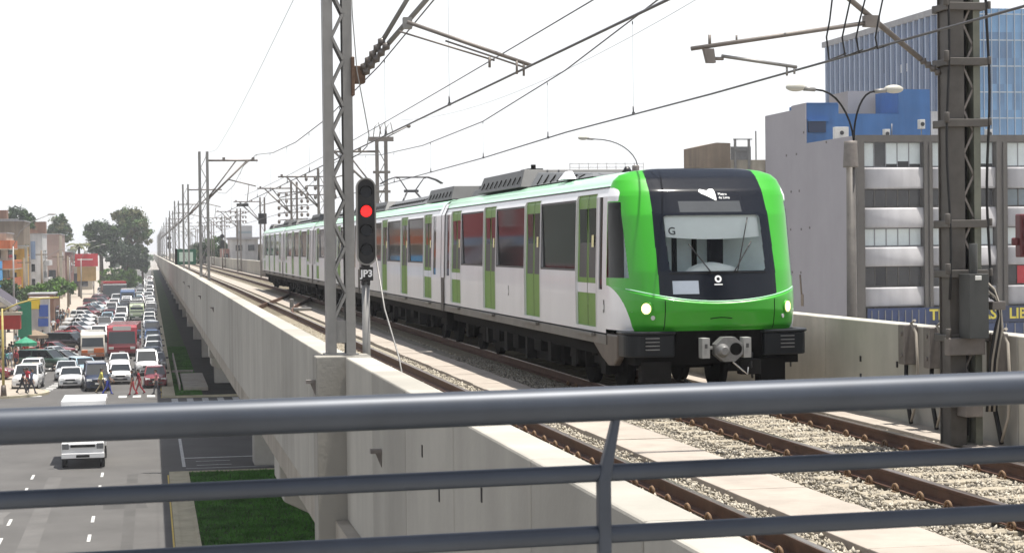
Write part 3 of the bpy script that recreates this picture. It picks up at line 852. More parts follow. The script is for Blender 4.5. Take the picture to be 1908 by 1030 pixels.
# cab interior seen through the windscreen
q = MB(); q.quad((-1.1, 1.1, 1.2), (1.1, 1.1, 1.2), (1.1, 1.1, 3.0), (-1.1, 1.1, 3.0)); q.quad((-1.2, .3, 1.3), (1.2, .3, 1.3), (1.2, 1.1, 1.3), (-1.2, 1.1, 1.3))
q.build('cab_lining', M['t_cabin'], cab)
q = MB()
n = 16
top = [surf(-.69 + 1.38 * i / n, 2.66, -.05) for i in range(n + 1)]
bot = [surf(-.69 + 1.38 * i / n, 2.35 - .035 * (1 - abs(2 * i / n - 1) ** 2), -.05) for i in range(n + 1)]
q.add(top + bot, [(i, i + 1, n + 2 + i, n + 1 + i) for i in range(n)], 0, True)
q.build('sun_blind', M['t_blind'], cab, fix=False)
q = MB(); textmesh(q, 'G', 0.15, lambda u, v: surf(-.60 + u, 2.43 + v, -.042), 0, bold=0.002); q.build('blind_number', M['t_dark_decal'], cab, fix=False)
q = MB()                                         # rounded white dashboard behind the glass
dash = []
for i in range(13):
    x = -.40 + .75 * i / 12; h = 0.13 * math.sin(math.pi * i / 12) ** .7
    dash.append((x, h))
vs = []
for x, h in dash: 
    p = surf(x, 1.87, -.03); vs += [(x, p.y, 1.84), (x, p.y + .02, 1.86 + h * .8), (x, p.y + .3, 1.86 + h)]
q.add(vs, [(3 * i, 3 * i + 3, 3 * i + 4, 3 * i + 1) for i in range(12)] + [(3 * i + 1, 3 * i + 4, 3 * i + 5, 3 * i + 2) for i in range(12)], 0, True)
q.build('dashboard', M['t_blind'], cab, fix=False)
q = MB(); q.box(.10, .30, .75, .95, 1.4, 2.65); q.box(-.45, -.38, .8, .9, 1.8, 2.4); q.box(-.15, -.08, .8, .9, 1.8, 2.4); q.build('driver_seat', M['t_under'], cab, bevel=.03)
# wipers
for a, e in (((.27, 1.85), (.52, 2.62)), ((.22, 1.85), (.53, 2.28)), ((-.12, 1.85), (-.40, 2.25))):
    q = MB(); q.tube([surf(a[0] + (e[0] - a[0]) * k / 6, a[1] + (e[1] - a[1]) * k / 6, .018) for k in range(7)], .009, 5); q.build('wiper', M['black'], cab)
# white line round the lower windscreen edge
q = MB(); q.tube([surf(-.71 + 1.42 * i / 20, 1.842, .003) for i in range(21)], .006, 5); q.build('glass_seal', M['t_under2'], cab)
# emblem and lettering on the mask
def patch(b, poly, off=.006, m=0):
    b.add([surf(x, z, off) for x, z in poly], [tuple(range(len(poly)))], m)
q = MB(); hx, hz = -.005, 2.96
def logo_poly():
    return [(-.125, .045), (-.10, .075), (-.03, .06), (.0, .05), (.04, .075), (.10, .075), (.12, .03), (.125, -.06), (.115, -.095), (.08, -.075), (-.02, -.02), (-.09, .01)]
pl = [(hx + u, hz + v) for u, v in logo_poly()]
cx_, cz_ = hx + .03, hz + .01
vs = [surf(cx_, cz_, .007)] + [surf(x, z, .007) for x, z in pl]
q.add(vs, [(0, i + 1, (i + 1) % len(pl) + 1) for i in range(len(pl))], 0)
textmesh(q, 'Metro', .052, lambda u, v: surf(.155 + u, hz + .0 + v, .007), 0, align='LEFT')
textmesh(q, 'de Lima', .052, lambda u, v: surf(.155 + u, hz - .05 + v, .007), 0, align='LEFT')
q.build('front_emblem', M['t_decal'], cab, fix=False)
q = MB(); n = 28; rx, rz_ = -.02, 1.755
ro = [surf(rx + .050 * math.cos(2 * math.pi * i / n), rz_ + .050 * math.sin(2 * math.pi * i / n), .007) for i in range(n)]
ri = [surf(rx + .024 * math.cos(2 * math.pi * i / n), rz_ + .024 * math.sin(2 * math.pi * i / n), .007) for i in range(n)]
q.add(ro + ri, [(i, (i + 1) % n, n + (i + 1) % n, n + i) for i in range(n)])
patch(q, [(rx - .06, rz_ - .085), (rx + .06, rz_ - .085), (rx + .06, rz_ - .07), (rx - .06, rz_ - .07)])
q.build('maker_emblem', M['t_decal'], cab, fix=False)
q = MB()
n = 8
tp = [surf(-.68 + .37 * i / n, 1.735, .006) for i in range(n + 1)]; bt = [surf(-.68 + .37 * i / n, 1.55, .006) for i in range(n + 1)]
q.add(tp + bt, [(i, i + 1, n + 2 + i, n + 1 + i) for i in range(n)])
q.build('fleet_number_plate', M['t_grey_decal'], cab, fix=False)
# panel joints on the nose
for sx in (-1, 1):
    q = MB(); q.tube([surf(sx * .80, 1.05 + .42 * i / 8, .001) for i in range(9)], .006, 5); q.build('panel_joint', M['t_under'], cab)
q = MB()
q.tube([surf(-.16 + .32 * i / 8, 1.20 + .016 * math.sin(math.pi * i / 8), .002) for i in range(9)], .007, 5)
q.build('panel_joint', M['t_under'], cab)
q = MB(); q.tube([surf(-1.24 + 2.48 * i / 60, zc(-1.24 + 2.48 * i / 60) + .003, .006) for i in range(61)], .009, 6); q.build('nose_trim', M['t_mint'], cab)
# headlamps
for sx in (-1, 1):
    p = surf(sx * 1.03, 1.35, 0); p2 = surf(sx * 1.08, 1.35, 0); nrm = Vector((-(p2.y - p.y) , (p2.x - p.x), 0)); nrm = Vector((nrm.x, nrm.y, 0)).normalized()
    if nrm.y > 0: nrm = -nrm
    q = MB(); q.disc(p - nrm * .02, .098, nrm, 0, 26, .035); hl = q.build('headlamp_bezel', M['t_green'], cab)
    q = MB(); q.disc(p, .076, nrm, 0, 26, .022); q.build('headlight', M['headlamp'], cab)
    p = surf(sx * .95, 1.22, 0); q = MB(); q.disc(p, .032, nrm, 0, 16, .012); q.build('marker_lamp', M['lampglass'], cab)
# bumpers, skirts, coupler, buffers
def bump_outline(grow, x0=0.66):
    pts = [(x0, 0.02 - grow)]
    for i in range(9):
        a = math.pi / 2 * i / 8
        pts.append((1.10 + (.24 + grow) * math.sin(a), 0.30 - (.27 + grow) * math.cos(a)))
    pts += [(1.34 + grow, 0.55)]
    return pts
for sx in (-1, 1):
    o = bump_outline(.0)
    poly = [(sx * x, y) for x, y in o] + [(sx * 1.1, .55), (sx * .66, .35)]
    q = MB(); q.prism(poly, lambda u, v, t: (u, v, t), .67, .985, 0)
    o2 = [(sx * x, y) for x, y in bump_outline(.03, .64)] + [(sx * 1.1, .56), (sx * .64, .36)]
    q.prism(o2, lambda u, v, t: (u, v, t), .985, 1.03, 0)
    bp = q.build('bumper', M['t_bump'], cab, bevel=.02)
    for k in range(4):
        q = MB(); z = .77 + k * .053
        q.box(sx * (1.0 if sx > 0 else .98) - .10, sx * (1.0 if sx > 0 else .98) + .10, .005, .03, z, z + .014); q.build('slit', M['t_steel'], bp)
    q = MB()
    poly = [(.56, .97), (1.15, .97), (2.05, .80), (1.5, .60), (1.1, .50), (.75, .52), (.56, .62)]
    q.prism(poly, lambda u, v, t: (t, u, v), sx * 1.355, sx * 1.25)
    q.build('cab_skirt', M['t_skirt'], cab, bevel=.03)
q = MB(); q.box(-1.2, 1.2, .15, 1.3, .55, 1.03); q.box(-.6, .6, .10, .3, .85, 1.04); q.build('front_underframe', M['t_under'], cab)
q = MB(); q.box(-1.12, -.68, .12, .3, .30, .60); q.build('equipment_box', M['t_under2'], cab, bevel=.015)
q = MB(); q.box(.60, .98, .06, .3, .25, .63); q.build('equipment_box', M['t_under'], cab, bevel=.015)
q = MB(); q.box(.30, .60, .0, .2, .40, .62); q.build('equipment_box', M['t_under2'], cab, bevel=.015)
cp = MB()
oc = [(.215 * math.cos(a), .185 * math.sin(a)) for a in [math.pi / 8 + i * math.pi / 4 for i in range(8)]]
cp.prism(oc, lambda u, v, t: (u + .03, t, .78 + v), -.32, -.14, 0)
cp.tube([(.03, -.14, .78), (.03, .3, .78)], .10, 12, 1)
cp.tube([(-.07, -.32, .765), (-.07, -.44, .765)], [.10, .055], 16, 0)
cp.tube([(.125, -.318, .785), (.125, -.328, .785)], .088, 18, 1)
cp.tube([(.10, -.25, .60), (.25, -.22, .48), (.33, -.2, .42), (.34, -.2, .52)], .014, 6, 2)
cpo = cp.build('coupler', [M['t_steel'], M['t_under'], M['chrome']], cab, bevel=.012)
for x in (-.30, .30):
    q = MB(); q.box(x - .055, x + .055, -.30, -.12, .66, .94); q.box(x - .02, x + .02, -.306, -.299, .80, .86, 1); q.box(min(x, x * .6), max(x, x * .6), -.22, -.18, .78, .82, 0)
    q.build('electric_head', [mat('electric_head_grey', (.30, .30, .29), .6, var=.15, vs=8), M['t_dark_decal']], cpo, bevel=.01)
q = MB(); q.tube([(-.5, .1, .35), (-.3, -.05, .2), (.0, -.08, .28)], .02, 6); q.build('brake_hose', M['rubber'], cab)
q = MB(); q.tube([(.5, .1, .7), (.44, -.02, .55), (.5, .1, .35)], .018, 6); q.build('brake_hose', M['rubber'], cab)
# ------------------------------------------------------------------ footbridge railing in the foreground
hr = thing('bridge_railing', 'dark blue grey steel railing with three round bars across the foreground', 'railing', (0.64, 2.6, 8.75))
def hbar(z0, dia, name):
    b = MB()
    pts = [(-3.0 + 8.0 * i / 16, 2.6, z0 + 0.009 * (-3.0 + 8.0 * i / 16)) for i in range(17)]
    b.tube(pts, dia / 2, 24)
    return b.build(name, M['handrail'], hr, True)
hbar(9.763, 0.0505, 'top_rail'); hbar(9.663, 0.0255, 'lower_rail'); hbar(9.574, 0.0265, 'lower_rail')
for px in (0.64, -1.46, 2.74):
    b = MB()
    b.hexa([(px - .0105, 2.585, 9.66), (px + .0085, 2.585, 9.66), (px + .0085, 2.605, 9.66), (px - .0105, 2.605, 9.66),
            (px + .0155, 2.592, 9.75), (px + .026, 2.592, 9.75), (px + .026, 2.612, 9.75), (px + .0155, 2.612, 9.75)])
    b.box(px - .0105, px + .0085, 2.585, 2.605, 8.75, 9.66)
    b.box(px - .06, px + .06, 2.53, 2.65, 8.75, 8.765)
    b.build('post', M['handrail'], hr, True, bevel=.003)
b = MB(); b.box(-8, 14, -2.2, 2.75, 8.45, 8.75); b.box(-8, 14, 2.3, 2.7, 7.95, 8.45)
tag(b.build('footbridge_deck', M['conc']), kind='structure')

# ------------------------------------------------------------------ lattice masts
def lattice_mast(x, y, z0, z1, wx, leg, label, group=None, matm='galv', simple=False):
    t = thing('lattice_mast', label, 'mast', (x, y, z0), 0, group)
    for sx in (-1, 1):
        b = MB(); cx = sx * (wx / 2 - leg / 2)
        if simple: b.box(cx - leg / 2, cx + leg / 2, -.09, .09, 0, z1 - z0)
        else:                                        # channel section: web plus two flanges
            b.box(cx - leg / 2, cx + leg / 2, -.11, -.095, 0, z1 - z0); b.box(cx - leg / 2, cx + leg / 2, .095, .11, 0, z1 - z0)
            b.box(cx + sx * (leg / 2 - .02) - (.02 if sx < 0 else 0) + (0.0 if sx < 0 else 0), cx + sx * (leg / 2), -.095, .095, 0, z1 - z0) if sx > 0 else b.box(cx - leg / 2, cx - leg / 2 + .02, -.095, .095, 0, z1 - z0)
        b.build('leg', M[matm], t, bevel=0 if simple else .004)
    b = MB(); z = 0.45; k = 0; st = 0.27 if not simple else .5
    xa = wx / 2 - leg + .01
    while z + st < z1 - z0:
        a, e = (-xa, xa) if k % 2 == 0 else (xa, -xa)
        b.bar((a, -.10, z), (e, -.10, z + st), .035, .03)
        z += st; k += 1
    b.build('lacing', M[matm], t)
    if not simple:
        b2 = MB(); b2.add([(x_, y_ + .20, z_) for x_, y_, z_ in b.v], b.f); b2.build('lacing', M[matm], t)
    b = MB(); b.box(-xa - .01, xa + .01, -.095, -.08, 0.14, 0.40); b.box(-wx / 2 - .03, wx / 2 + .03, -.14, .14, -.01, .015)
    b.build('base_plate', M[matm], t)
    return t
def insulator(b, p, q, r, n, m):
    p, q = Vector(p), Vector(q)
    pts = []; rs = []
    for i in range(n * 4 + 1):
        pts.append(p.lerp(q, i / (n * 4))); rs.append(r * (0.45, .7, 1.0, .7)[i % 4])
    b.tube(pts, rs, 10, m)

near_mast = lattice_mast(2.18, 21.62, TOP + .012, 14.4, .335, .112, 'tall grey lattice mast standing on the concrete rib left of the signal')
# its cantilever, reaching over the left track
b = MB(); b.box(2.34, 2.50, 21.5, 21.68, 11.90, 12.10); b.box(2.33, 2.37, 21.45, 21.75, 11.75, 12.2)
b.build('cantilever_bracket', mat('rusty_bracket', (.12, .075, .05), .7, .2, var=.3, vs=10), near_mast, True, bevel=.01)
b = MB(); insulator(b, (2.46, 21.5, 12.05), (2.70, 21.35, 12.40), .055, 5, 0); insulator(b, (2.48, 21.5, 12.00), (2.75, 21.3, 12.34), .055, 5, 0)
b.build('insulator', M['insul'], near_mast, True)
b = MB(); b.tube([(2.70, 21.35, 12.40), (3.6, 21.0, 13.9)], .027, 10)
b.build('cantilever_tube', M['galv'], near_mast, True)
b = MB(); b.tube([(2.75, 21.3, 12.34), (4.2, 20.9, 14.0)], .030, 10); b.box(2.90, 3.0, 21.1, 21.2, 12.49, 12.62)
b.build('cantilever_tube', M['galv'], near_mast, True)
b = MB(); b.tube([(2.93, 21.0, 12.55), (4.28, 20.6, 12.03)], .022, 8); b.tube([(3.35, 20.9, 12.33), (4.22, 20.6, 12.0)], .012, 6)
for q_ in ((4.12, 12.03), (4.20, 12.01)): b.tube([(q_[0], 20.62, q_[1] + .05), (q_[0], 20.62, q_[1] - .10)], .014, 6)
b.build('registration_arm', M['galv_dark'], near_mast, True)
b = MB(); b.tube([(2.84, 21.05, 12.45), (3.90, 20.8, 12.10)], .012, 6); b.tube([(3.84, 20.8, 12.14), (3.84, 20.8, 12.02)], .016, 6)
b.build('steady_arm', M['galv_dark'], near_mast, True)

b = MB(); b.tube([(2.34, 21.4, 12.95), (2.345, 21.4, 12.68), (2.39, 21.4, 12.03), (2.47, 21.4, 11.58), (2.52, 21.4, 11.29), (2.495, 21.4, 11.16), (2.42, 21.4, 11.08), (2.33, 21.5, 11.03)], .007, 6)
b.build('loose_cable', M['galv'], near_mast, True)

def far_cantilever(t, x, y, sx, zc_=13.9):
    z0 = t.location.z
    b = MB(); L_ = 2.4 * sx
    b.tube([(x + .15 * sx, y, zc_), (x + L_, y, zc_)], .05, 6)
    b.tube([(x + .15 * sx, y, 12.2), (x + 1.45 * sx, y, zc_)], .035, 6); b.tube([(x + .2 * sx, y, 12.2), (x + 1.95 * sx, y, zc_)], .05, 6)
    b.box(x + .9 * sx - .06, x + .9 * sx + .06, y - .06, y + .06, zc_, zc_ + .14); b.box(x + 2.2 * sx - .06, x + 2.2 * sx + .06, y - .06, y + .06, zc_, zc_ + .14)
    b.build('cantilever', M['galv_dark'], t, True)
    b = MB(); b.tube([(x + 1.1 * sx, y, 13.05), (x + 2.3 * sx, y, 12.75)], .03, 6); b.tube([(x + 2.0 * sx, y, 12.85), (x + 1.9 * sx, y, 12.0)], .02, 6)
    b.build('registration_arm', M['galv_dark'], t, True)
for i, (y, lab) in enumerate(((83.5, 'grey lattice mast with bracket arm over the far left parapet, second along the line'), (125, 'thin lattice mast far along the left parapet, third along the line'),
                              (166, None), (207, None), (248, None), (290, None), (332, None), (374, None), (416, None), (458, None), (500, None), (545, None))):
    t = lattice_mast(2.42, y, TOP + g_off(y) - .6, 14.3 + g_off(y), .46, .12, lab or 'distant lattice mast in the fading row along the left parapet', 'lattice masts along the left parapet', 'galv', True)
    far_cantilever(t, 2.42, y, 1)
rps = [(76, 'dark lattice mast with loops of cable on top behind the train'), (103, 'lattice mast just left of the near mast, rising behind the train roof'), (123, 'wide based lattice mast with many insulators behind the rear carriages'),
       (158, 'far lattice mast with a dark counterweight at the end of the train'), (200, None), (242, None), (284, None), (330, None), (380, None), (430, None)]
for y, lab in rps:
    t = lattice_mast(9.45, y, 7.5 + g_off(y), 14.35 + g_off(y), .5, .13, lab or 'distant lattice mast in the fading row along the right parapet', 'lattice masts along the right parapet', 'galv_dark', True)
    far_cantilever(t, 9.45, y, -1)
    if y == 76:
        b = MB()
        for dx in (-.35, -.1, .15): b.tube([(9.45 + dx, y, 14.3), (9.45 + dx + .08, y, 14.9), (9.45 + dx + .25, y, 15.1), (9.45 + dx + .35, y, 14.6)], .02, 5)
        b.tube([(9.7, y, 14.5), (10.6, y, 14.95)], .025, 5); b.ball((10.6, y, 14.95), .09, .09, .09); b.box(8.95, 9.95, y - .12, y + .12, 14.32, 14.5)
        b.box(9.1, 9.8, y - .1, y + .1, 13.0, 13.1); b.box(9.1, 9.8, y - .1, y + .1, 12.2, 12.3)
        b.build('cable_loop', M['galv_dark'], t, True)
    if y == 123:
        b = MB()
        for k in range(5):
            b.bar((9.45 - 1.0, y, 13.6 - .45 * k), (9.45 + .9, y, 13.7 - .45 * k), .06); 
            for dx in (-1.0, -.5, .5, .9): b.ball((9.45 + dx, y, 13.5 - .45 * k), .1, .1, .14, 0, 8, 6)
        b.bar((9.1, y, 11.6), (8.5, y, 9.6), .09); b.bar((9.8, y, 11.6), (10.5, y, 9.6), .09)
        b.build('insulator_frame', M['galv_dark'], t, True)
    if y in (103, 200, 242):
        b = MB()
        for k in range(3):
            b.bar((8.6, y, 13.9 - .5 * k), (10.2, y, 13.9 - .5 * k), .06)
            for dx in (8.6, 9.1, 9.9, 10.2): b.ball((dx, y, 13.78 - .5 * k), .09, .09, .14, 0, 8, 6)
        b.build('insulator_frame', M['galv_dark'], t, True)
    if y == 158:
        b = MB(); b.box(9.1, 9.8, y - .15, y + .15, 12.0, 12.9); b.build('counterweight', M['black'], t, True, bevel=.03)
        b = MB(); b.box(7.3, 8.3, y - .1, y + .1, 13.5, 13.75); b.build('line_plate', M['black'], t, True, bevel=.03)

# ------------------------------------------------------------------ big mast on the right
rm = thing('lattice_mast', 'heavy brown grey mast with cable boxes standing by the right parapet', 'mast', (9.33, 20.3, 7.6))
b = MB(); b.box(9.13, 9.33, 20.15, 20.17, 7.6, 14.5); b.box(9.13, 9.33, 20.43, 20.45, 7.6, 14.5); b.box(9.15, 9.165, 20.17, 20.43, 7.6, 14.5)
b.build('leg', M['pole_brown'], rm, True, bevel=.004)
b = MB(); b.box(9.445, 9.53, 20.15, 20.17, 7.6, 14.5); b.box(9.445, 9.53, 20.43, 20.45, 7.6, 14.5); b.box(9.50, 9.515, 20.17, 20.43, 7.6, 14.5)
b.build('leg', mat('green_grey_steel', (.17, .175, .14), .6, .3, var=.25, vs=3), rm, True, bevel=.004)
for yy in (20.18, 20.42):
    b = MB(); z = 8.0; k = 0
    while z < 14.3:
        a, e = (9.33, 9.45) if (k + (yy > 20.3)) % 2 == 0 else (9.45, 9.33)
        b.bar((a, yy, z), (e, yy, z + .25), .02, .025)
        z += .25; k += 1
    b.build('lacing', M['galv_dark'], rm, True)
b = MB(); b.box(9.345, 9.375, 20.27, 20.33, 7.7, 14.5); b.box(9.40, 9.425, 20.3, 20.34, 7.7, 14.5)
b.build('cable_run', M['rubber'], rm, True)
for z in (12.70, 12.06, 11.35, 10.18, 9.6, 8.85, 8.1):
    b = MB(); b.box(9.09, 9.60, 20.09, 20.145, z - .045, z + .045); b.box(9.09, 9.60, 20.455, 20.51, z - .045, z + .045); b.box(9.092, 9.122, 20.1, 20.5, z - .04, z + .04); b.box(9.56, 9.598, 20.1, 20.5, z - .04, z + .04); b.tube([(9.07, 20.06, z), (9.07, 20.06, z + .12)], .035, 8); b.tube([(9.62, 20.1, z - .03), (9.62, 20.1, z + .06)], .025, 6)
    b.build('clamp_band', M['pole_brown'], rm, True, bevel=.008)
b = MB()
for x0, ph in ((9.105, 0), (9.60, 1.5)):
    b.tube([(x0 + .022 * math.sin(ph + i * .7), 20.1, 9.3 + i * .27) for i in range(19)], .016, 6)
b.build('hanging_cable', M['rubber'], rm, True)
b = MB(); b.box(9.21, 9.45, 19.80, 20.08, 8.86, 9.60); b.box(9.28, 9.36, 19.79, 19.80, 9.53, 9.58, 1); b.tube([(9.33, 19.95, 9.6), (9.33, 19.95, 9.95)], .05, 12, 0)
b.build('cable_box', [mat('dark_grey_box', (.048, .050, .048), .55, var=.15, vs=3), M['plate']], rm, True, bevel=.012)
for k in range(4):
    b = MB(); o = k * .03
    b.tube([(9.45, 19.9, 9.52 - o * 1.6), (9.56 + o * .3, 19.9, 9.42 - o * 1.5), (9.64 - o * .2, 19.9, 9.2 - o), (9.66 - o, 19.9, 8.95), (9.62 - o, 19.95, 8.6), (9.60 - o, 20.0, 8.0)], .016, 6)
    b.build('power_cable', M['rubber'] if k % 2 else M['conc_dark'], rm, True)
b = MB(); b.box(9.53, 9.70, 19.88, 20.0, 9.18, 9.28); b.build('cable_clamp', M['insul'], rm, True, bevel=.01)
b = MB(); b.box(9.05, 9.50, 20.0, 20.14, 8.66, 8.86); b.box(9.20, 9.42, 19.9, 20.14, 7.95, 8.45); b.box(9.02, 9.62, 20.02, 20.10, 8.30, 8.36); b.build('base_box', M['galv_dark'], rm, True, bevel=.01)
# cantilever of the big mast over the right track
b = MB(); insulator(b, (9.10, 20.3, 11.93), (8.86, 20.3, 12.1), .05, 4, 0); b.build('insulator', M['insul'], rm, True)
b = MB(); b.tube([(8.86, 20.3, 12.1), (6.2, 20.3, 14.2)], .032, 10); b.build('cantilever_tube', M['galv_dark'], rm, True)
b = MB(); b.tube([(6.08, 20.3, 12.20), (8.22, 20.3, 12.52)], .026, 10); b.box(8.16, 8.34, 20.25, 20.35, 12.47, 12.6)
b.tube([(6.30, 20.3, 12.22), (6.30, 20.3, 12.36)], .018, 6); b.tube([(6.62, 20.3, 12.28), (6.62, 20.3, 12.36)], .012, 6)
b.build('registration_tube', M['galv_dark'], rm, True)
b = MB(); b.hexa([(6.26, 20.26, 12.04), (6.36, 20.26, 12.04), (6.36, 20.34, 12.04), (6.26, 20.34, 12.04), (6.22, 20.26, 12.2), (6.34, 20.26, 12.2), (6.34, 20.34, 12.2), (6.22, 20.34, 12.2)])
b.tube([(6.34, 20.3, 12.09), (6.46, 20.3, 12.09)], .02, 8); b.build('drop_bracket', M['galv_dark'], rm, True)
b = MB(); b.tube([(6.44, 20.3, 12.12), (7.34, 20.3, 12.0)], .020, 8); b.tube([(7.22, 20.3, 12.0), (7.22, 20.3, 11.90)], .013, 6); b.tube([(7.31, 20.3, 12.0), (7.31, 20.3, 11.92)], .013, 6)
b.build('steady_arm', M['galv'], rm, True)

# boxes with cables on the parapet
gb = None
for i, (yy, lab) in enumerate(((22.7, 'grey cable box on the parapet, farthest left of the three'), (21.9, 'grey cable box on the parapet just left of the big mast'), (20.1, 'grey cable box on the parapet right of the big mast'))):
    t = thing('cable_box', lab, 'cable box', (9.8, yy, 8.3), 0, 'cable boxes on the right parapet')
    b = MB(); b.box(-.20, -.012, -.10, .10, .08, .60); b.build('case', M['galv_dark'], t, bevel=.012)
    b = MB()
    for zz in (.2, .48): b.tube([(-.215, -.02, zz), (-.20, -.02, zz)], .028, 10)
    b.build('bolt', M['galv_dark'], t)
    b = MB(); b.tube([(-.10, -.22, .66), (-.10, -.10, .62), (-.12, -.30, .50), (-.12, -.34, .1), (-.12, -.30, -.35), (-.12, -.12, -.66)], .020, 6); b.build('cable', M['conc_dark'], t)
    b = MB(); b.tube([(-.12, .02, .08), (-.12, .04, -.3), (-.12, -.05, -.5), (-.12, -.12, -.68)], .028, 6); b.build('cable', M['rubber'], t)

# ------------------------------------------------------------------ signal JP3
sg = thing('railway_signal', 'railway signal with red lamp lit and a JP3 plate, beside the mast', 'signal', (2.75, 23.9, 7.9))
b = MB(); b.tube([(2.745, 23.9, 7.5), (2.745, 23.9, 9.62)], .052, 16); b.build('pole', M['galv'], sg, True)
def oval(rx, rz, zc0, n=12):
    h = rz - rx
    return [(rx * math.cos(a), zc0 + h + rx * math.sin(a)) for a in [math.pi * i / n for i in range(n + 1)]] + \
           [(rx * math.cos(a), zc0 - h + rx * math.sin(a)) for a in [math.pi + math.pi * i / n for i in range(n + 1)]]
zc0 = 10.32
b = MB(); b.prism(oval(.108, .545, zc0), lambda u, v, t: (2.752 + u, t, v), 23.80, 23.86); b.box(2.69, 2.81, 23.86, 24.05, 9.9, 10.7); b.build('head', M['black'], sg, True)
oo, oi = oval(.126, .565, zc0), oval(.108, .545, zc0)
b = MB(); n = len(oo)
fr = [(2.752 + u, 23.775, v) for u, v in oo] + [(2.752 + u, 23.775, v) for u, v in oi] + [(2.752 + u, 23.865, v) for u, v in oo] + [(2.752 + u, 23.80, v) for u, v in oi]
b.add(fr, [(i, (i + 1) % n, n + (i + 1) % n, n + i) for i in range(n)] + [(i, (i + 1) % n, 2 * n + (i + 1) % n, 2 * n + i) for i in range(n)] + [(n + i, n + (i + 1) % n, 3 * n + (i + 1) % n, 3 * n + i) for i in range(n)])
b.build('rim', M['galv'], sg, True)
RED = mat('lit_red_lens', (1.0, 0.012, 0.012), .3, var=0, emit=1.1)
for k, zz in enumerate((10.70, 10.455, 10.205, 9.955)):
    b = MB(); b.disc((2.752, 23.80, zz), .074, (0, -1, 0), 0, 24, .012); b.build('lens', RED if k == 1 else M['t_mask'], sg, True, label='lit red lens' if k == 1 else None)
    b = MB(); vs = []
    for i in range(15):
        a = math.pi * (-.12 + 1.24 * i / 14); vs += [(2.752 + .082 * math.cos(a), 23.80, zz + .082 * math.sin(a)), (2.752 + .080 * math.cos(a), 23.80 - .10 * max(.3, math.sin(a)), zz + .080 * math.sin(a))]
    b.add(vs, [(2 * i, 2 * i + 2, 2 * i + 3, 2 * i + 1) for i in range(14)], 0, True); ho = b.build('hood', M['t_under2'], sg, True)
    sd_ = ho.modifiers.new('solid', 'SOLIDIFY'); sd_.thickness = .006
b = MB(); b.box(2.665, 2.835, 23.82, 23.84, 9.56, 9.735); textmesh(b, 'JP3', .125, lambda u, v: (2.75 + u, 23.815, 9.648 + v), 1, bold=.004)
b.build('name_plate', [M['black'], M['t_decal']], sg, True)
b = MB(); b.box(2.69, 2.80, 23.85, 23.99, 9.50, 9.82); b.build('junction_box', M['black'], sg, True, bevel=.01)
b = MB(); b.tube([(2.87, 23.95, 10.0), (2.95, 23.6, 9.2), (3.05, 23.0, 8.6), (3.15, 22.4, 7.55)], .011, 6)
tag(b.build('stay_rod', M['galv']), 'thin slanting stay rod leaning down beside the JP3 signal', 'stay rod')

# signals farther along
def small_signal(x, y, label):
    t = thing('railway_signal', label, 'signal', (x, y, 7.6 + g_off(y)))
    z = g_off(y)
    b = MB(); b.tube([(0, 0, 0), (0, 0, 2.6)], .09, 8); b.build('pole', M['galv_dark'], t)
    b = MB(); b.prism([(p[0] * 2.6, p[1]) for p in oval(.10, .5, 3.1)], lambda u, v, t_: (u, t_, v), -.1, .1); b.build('head', M['black'], t)
    b = MB(); b.disc((0, 0, 4.1), .28, (0, -1, 0), 0, 14, .1); b.build('marker', M['black'], t)
small_signal(9.2, 240, 'dark far signal standing against the white house by the right parapet')
small_signal(2.75, 262, 'dark far signal in the row of masts on the left parapet')
t = thing('track_sign', 'green framed white track sign on the left parapet far away', 'sign', (2.9, 160, 7.5))
b = MB(); b.box(-.75, -.55, -.05, .05, 0, 2.5); b.build('post', M['t_under2'], t)
b = MB(); b.box(-.75, 1.0, -.04, .04, 1.15, 2.45); b.build('frame', mat('sign_green', (.02, .10, .06), .5, var=0), t)
b = MB(); b.box(-.4, .75, -.06, -.041, 1.4, 2.2); b.build('panel', mat('sign_panel', (.45, .55, .48), .5, var=0.1, vs=2), t)

# ------------------------------------------------------------------ overhead lines
def catenary(label, xf, zcf, zmf, y0, y1, drops, name='overhead_line'):
    t = thing(name, label, 'overhead wire', (xf(y0), y0, zcf(y0)))
    ys = [y0 + (y1 - y0) * i / 40 for i in range(41)]
    b = MB(); b.tube([(xf(y), y, zcf(y)) for y in ys], .0135, 6); b.build('contact_wire', M['wire'], t, True)
    b = MB(); b.tube([(xf(y) * 1.0, y, zmf(y)) for y in ys], .0125, 6); b.build('messenger_wire', M['wire'], t, True)
    for y in drops:
        b = MB(); b.tube([(xf(y), y, zcf(y)), (xf(y), y, zmf(y))], .0022, 4); b.tube([(xf(y), y, zcf(y)), (xf(y), y, zcf(y) + .12)], .013, 5); b.box(xf(y) - .018, xf(y) + .018, y - .03, y + .03, zcf(y) - .015, zcf(y) + .03)
        b.tube([(xf(y), y, zmf(y)), (xf(y), y, zmf(y) - .05)], .010, 5)
        b.build('dropper', M['wire'], t, True)
    return t
span = [20.5, 79, 122, 164, 206, 248, 290, 340, 400]
def mess(y, base, sag):
    for a, e in zip(span[:-1], span[1:]):
        if a <= y <= e: 
            u = (y - a) / (e - a); return base - 4 * sag * u * (1 - u) + g_off(y)
    u = (20.5 - y) / 50.; return base - 4 * sag * u * (1 - u)
drops = [28.3, 35.5, 43.6, 52, 60, 68, 76.5, 90, 100, 110]
def xr(y): return 7.87 - .55 * max(0, 1 - abs(y - 20.3) / 22.) + .2 * math.sin(y / 30.)*0
catenary('overhead wire above the right track reaching down to the train', xr, lambda y: 12.08 - .14 * max(0, 1 - abs(y - 20.3) / 12.) + g_off(y), lambda y: mess(y, 14.0, 1.1), 4, 400, drops)
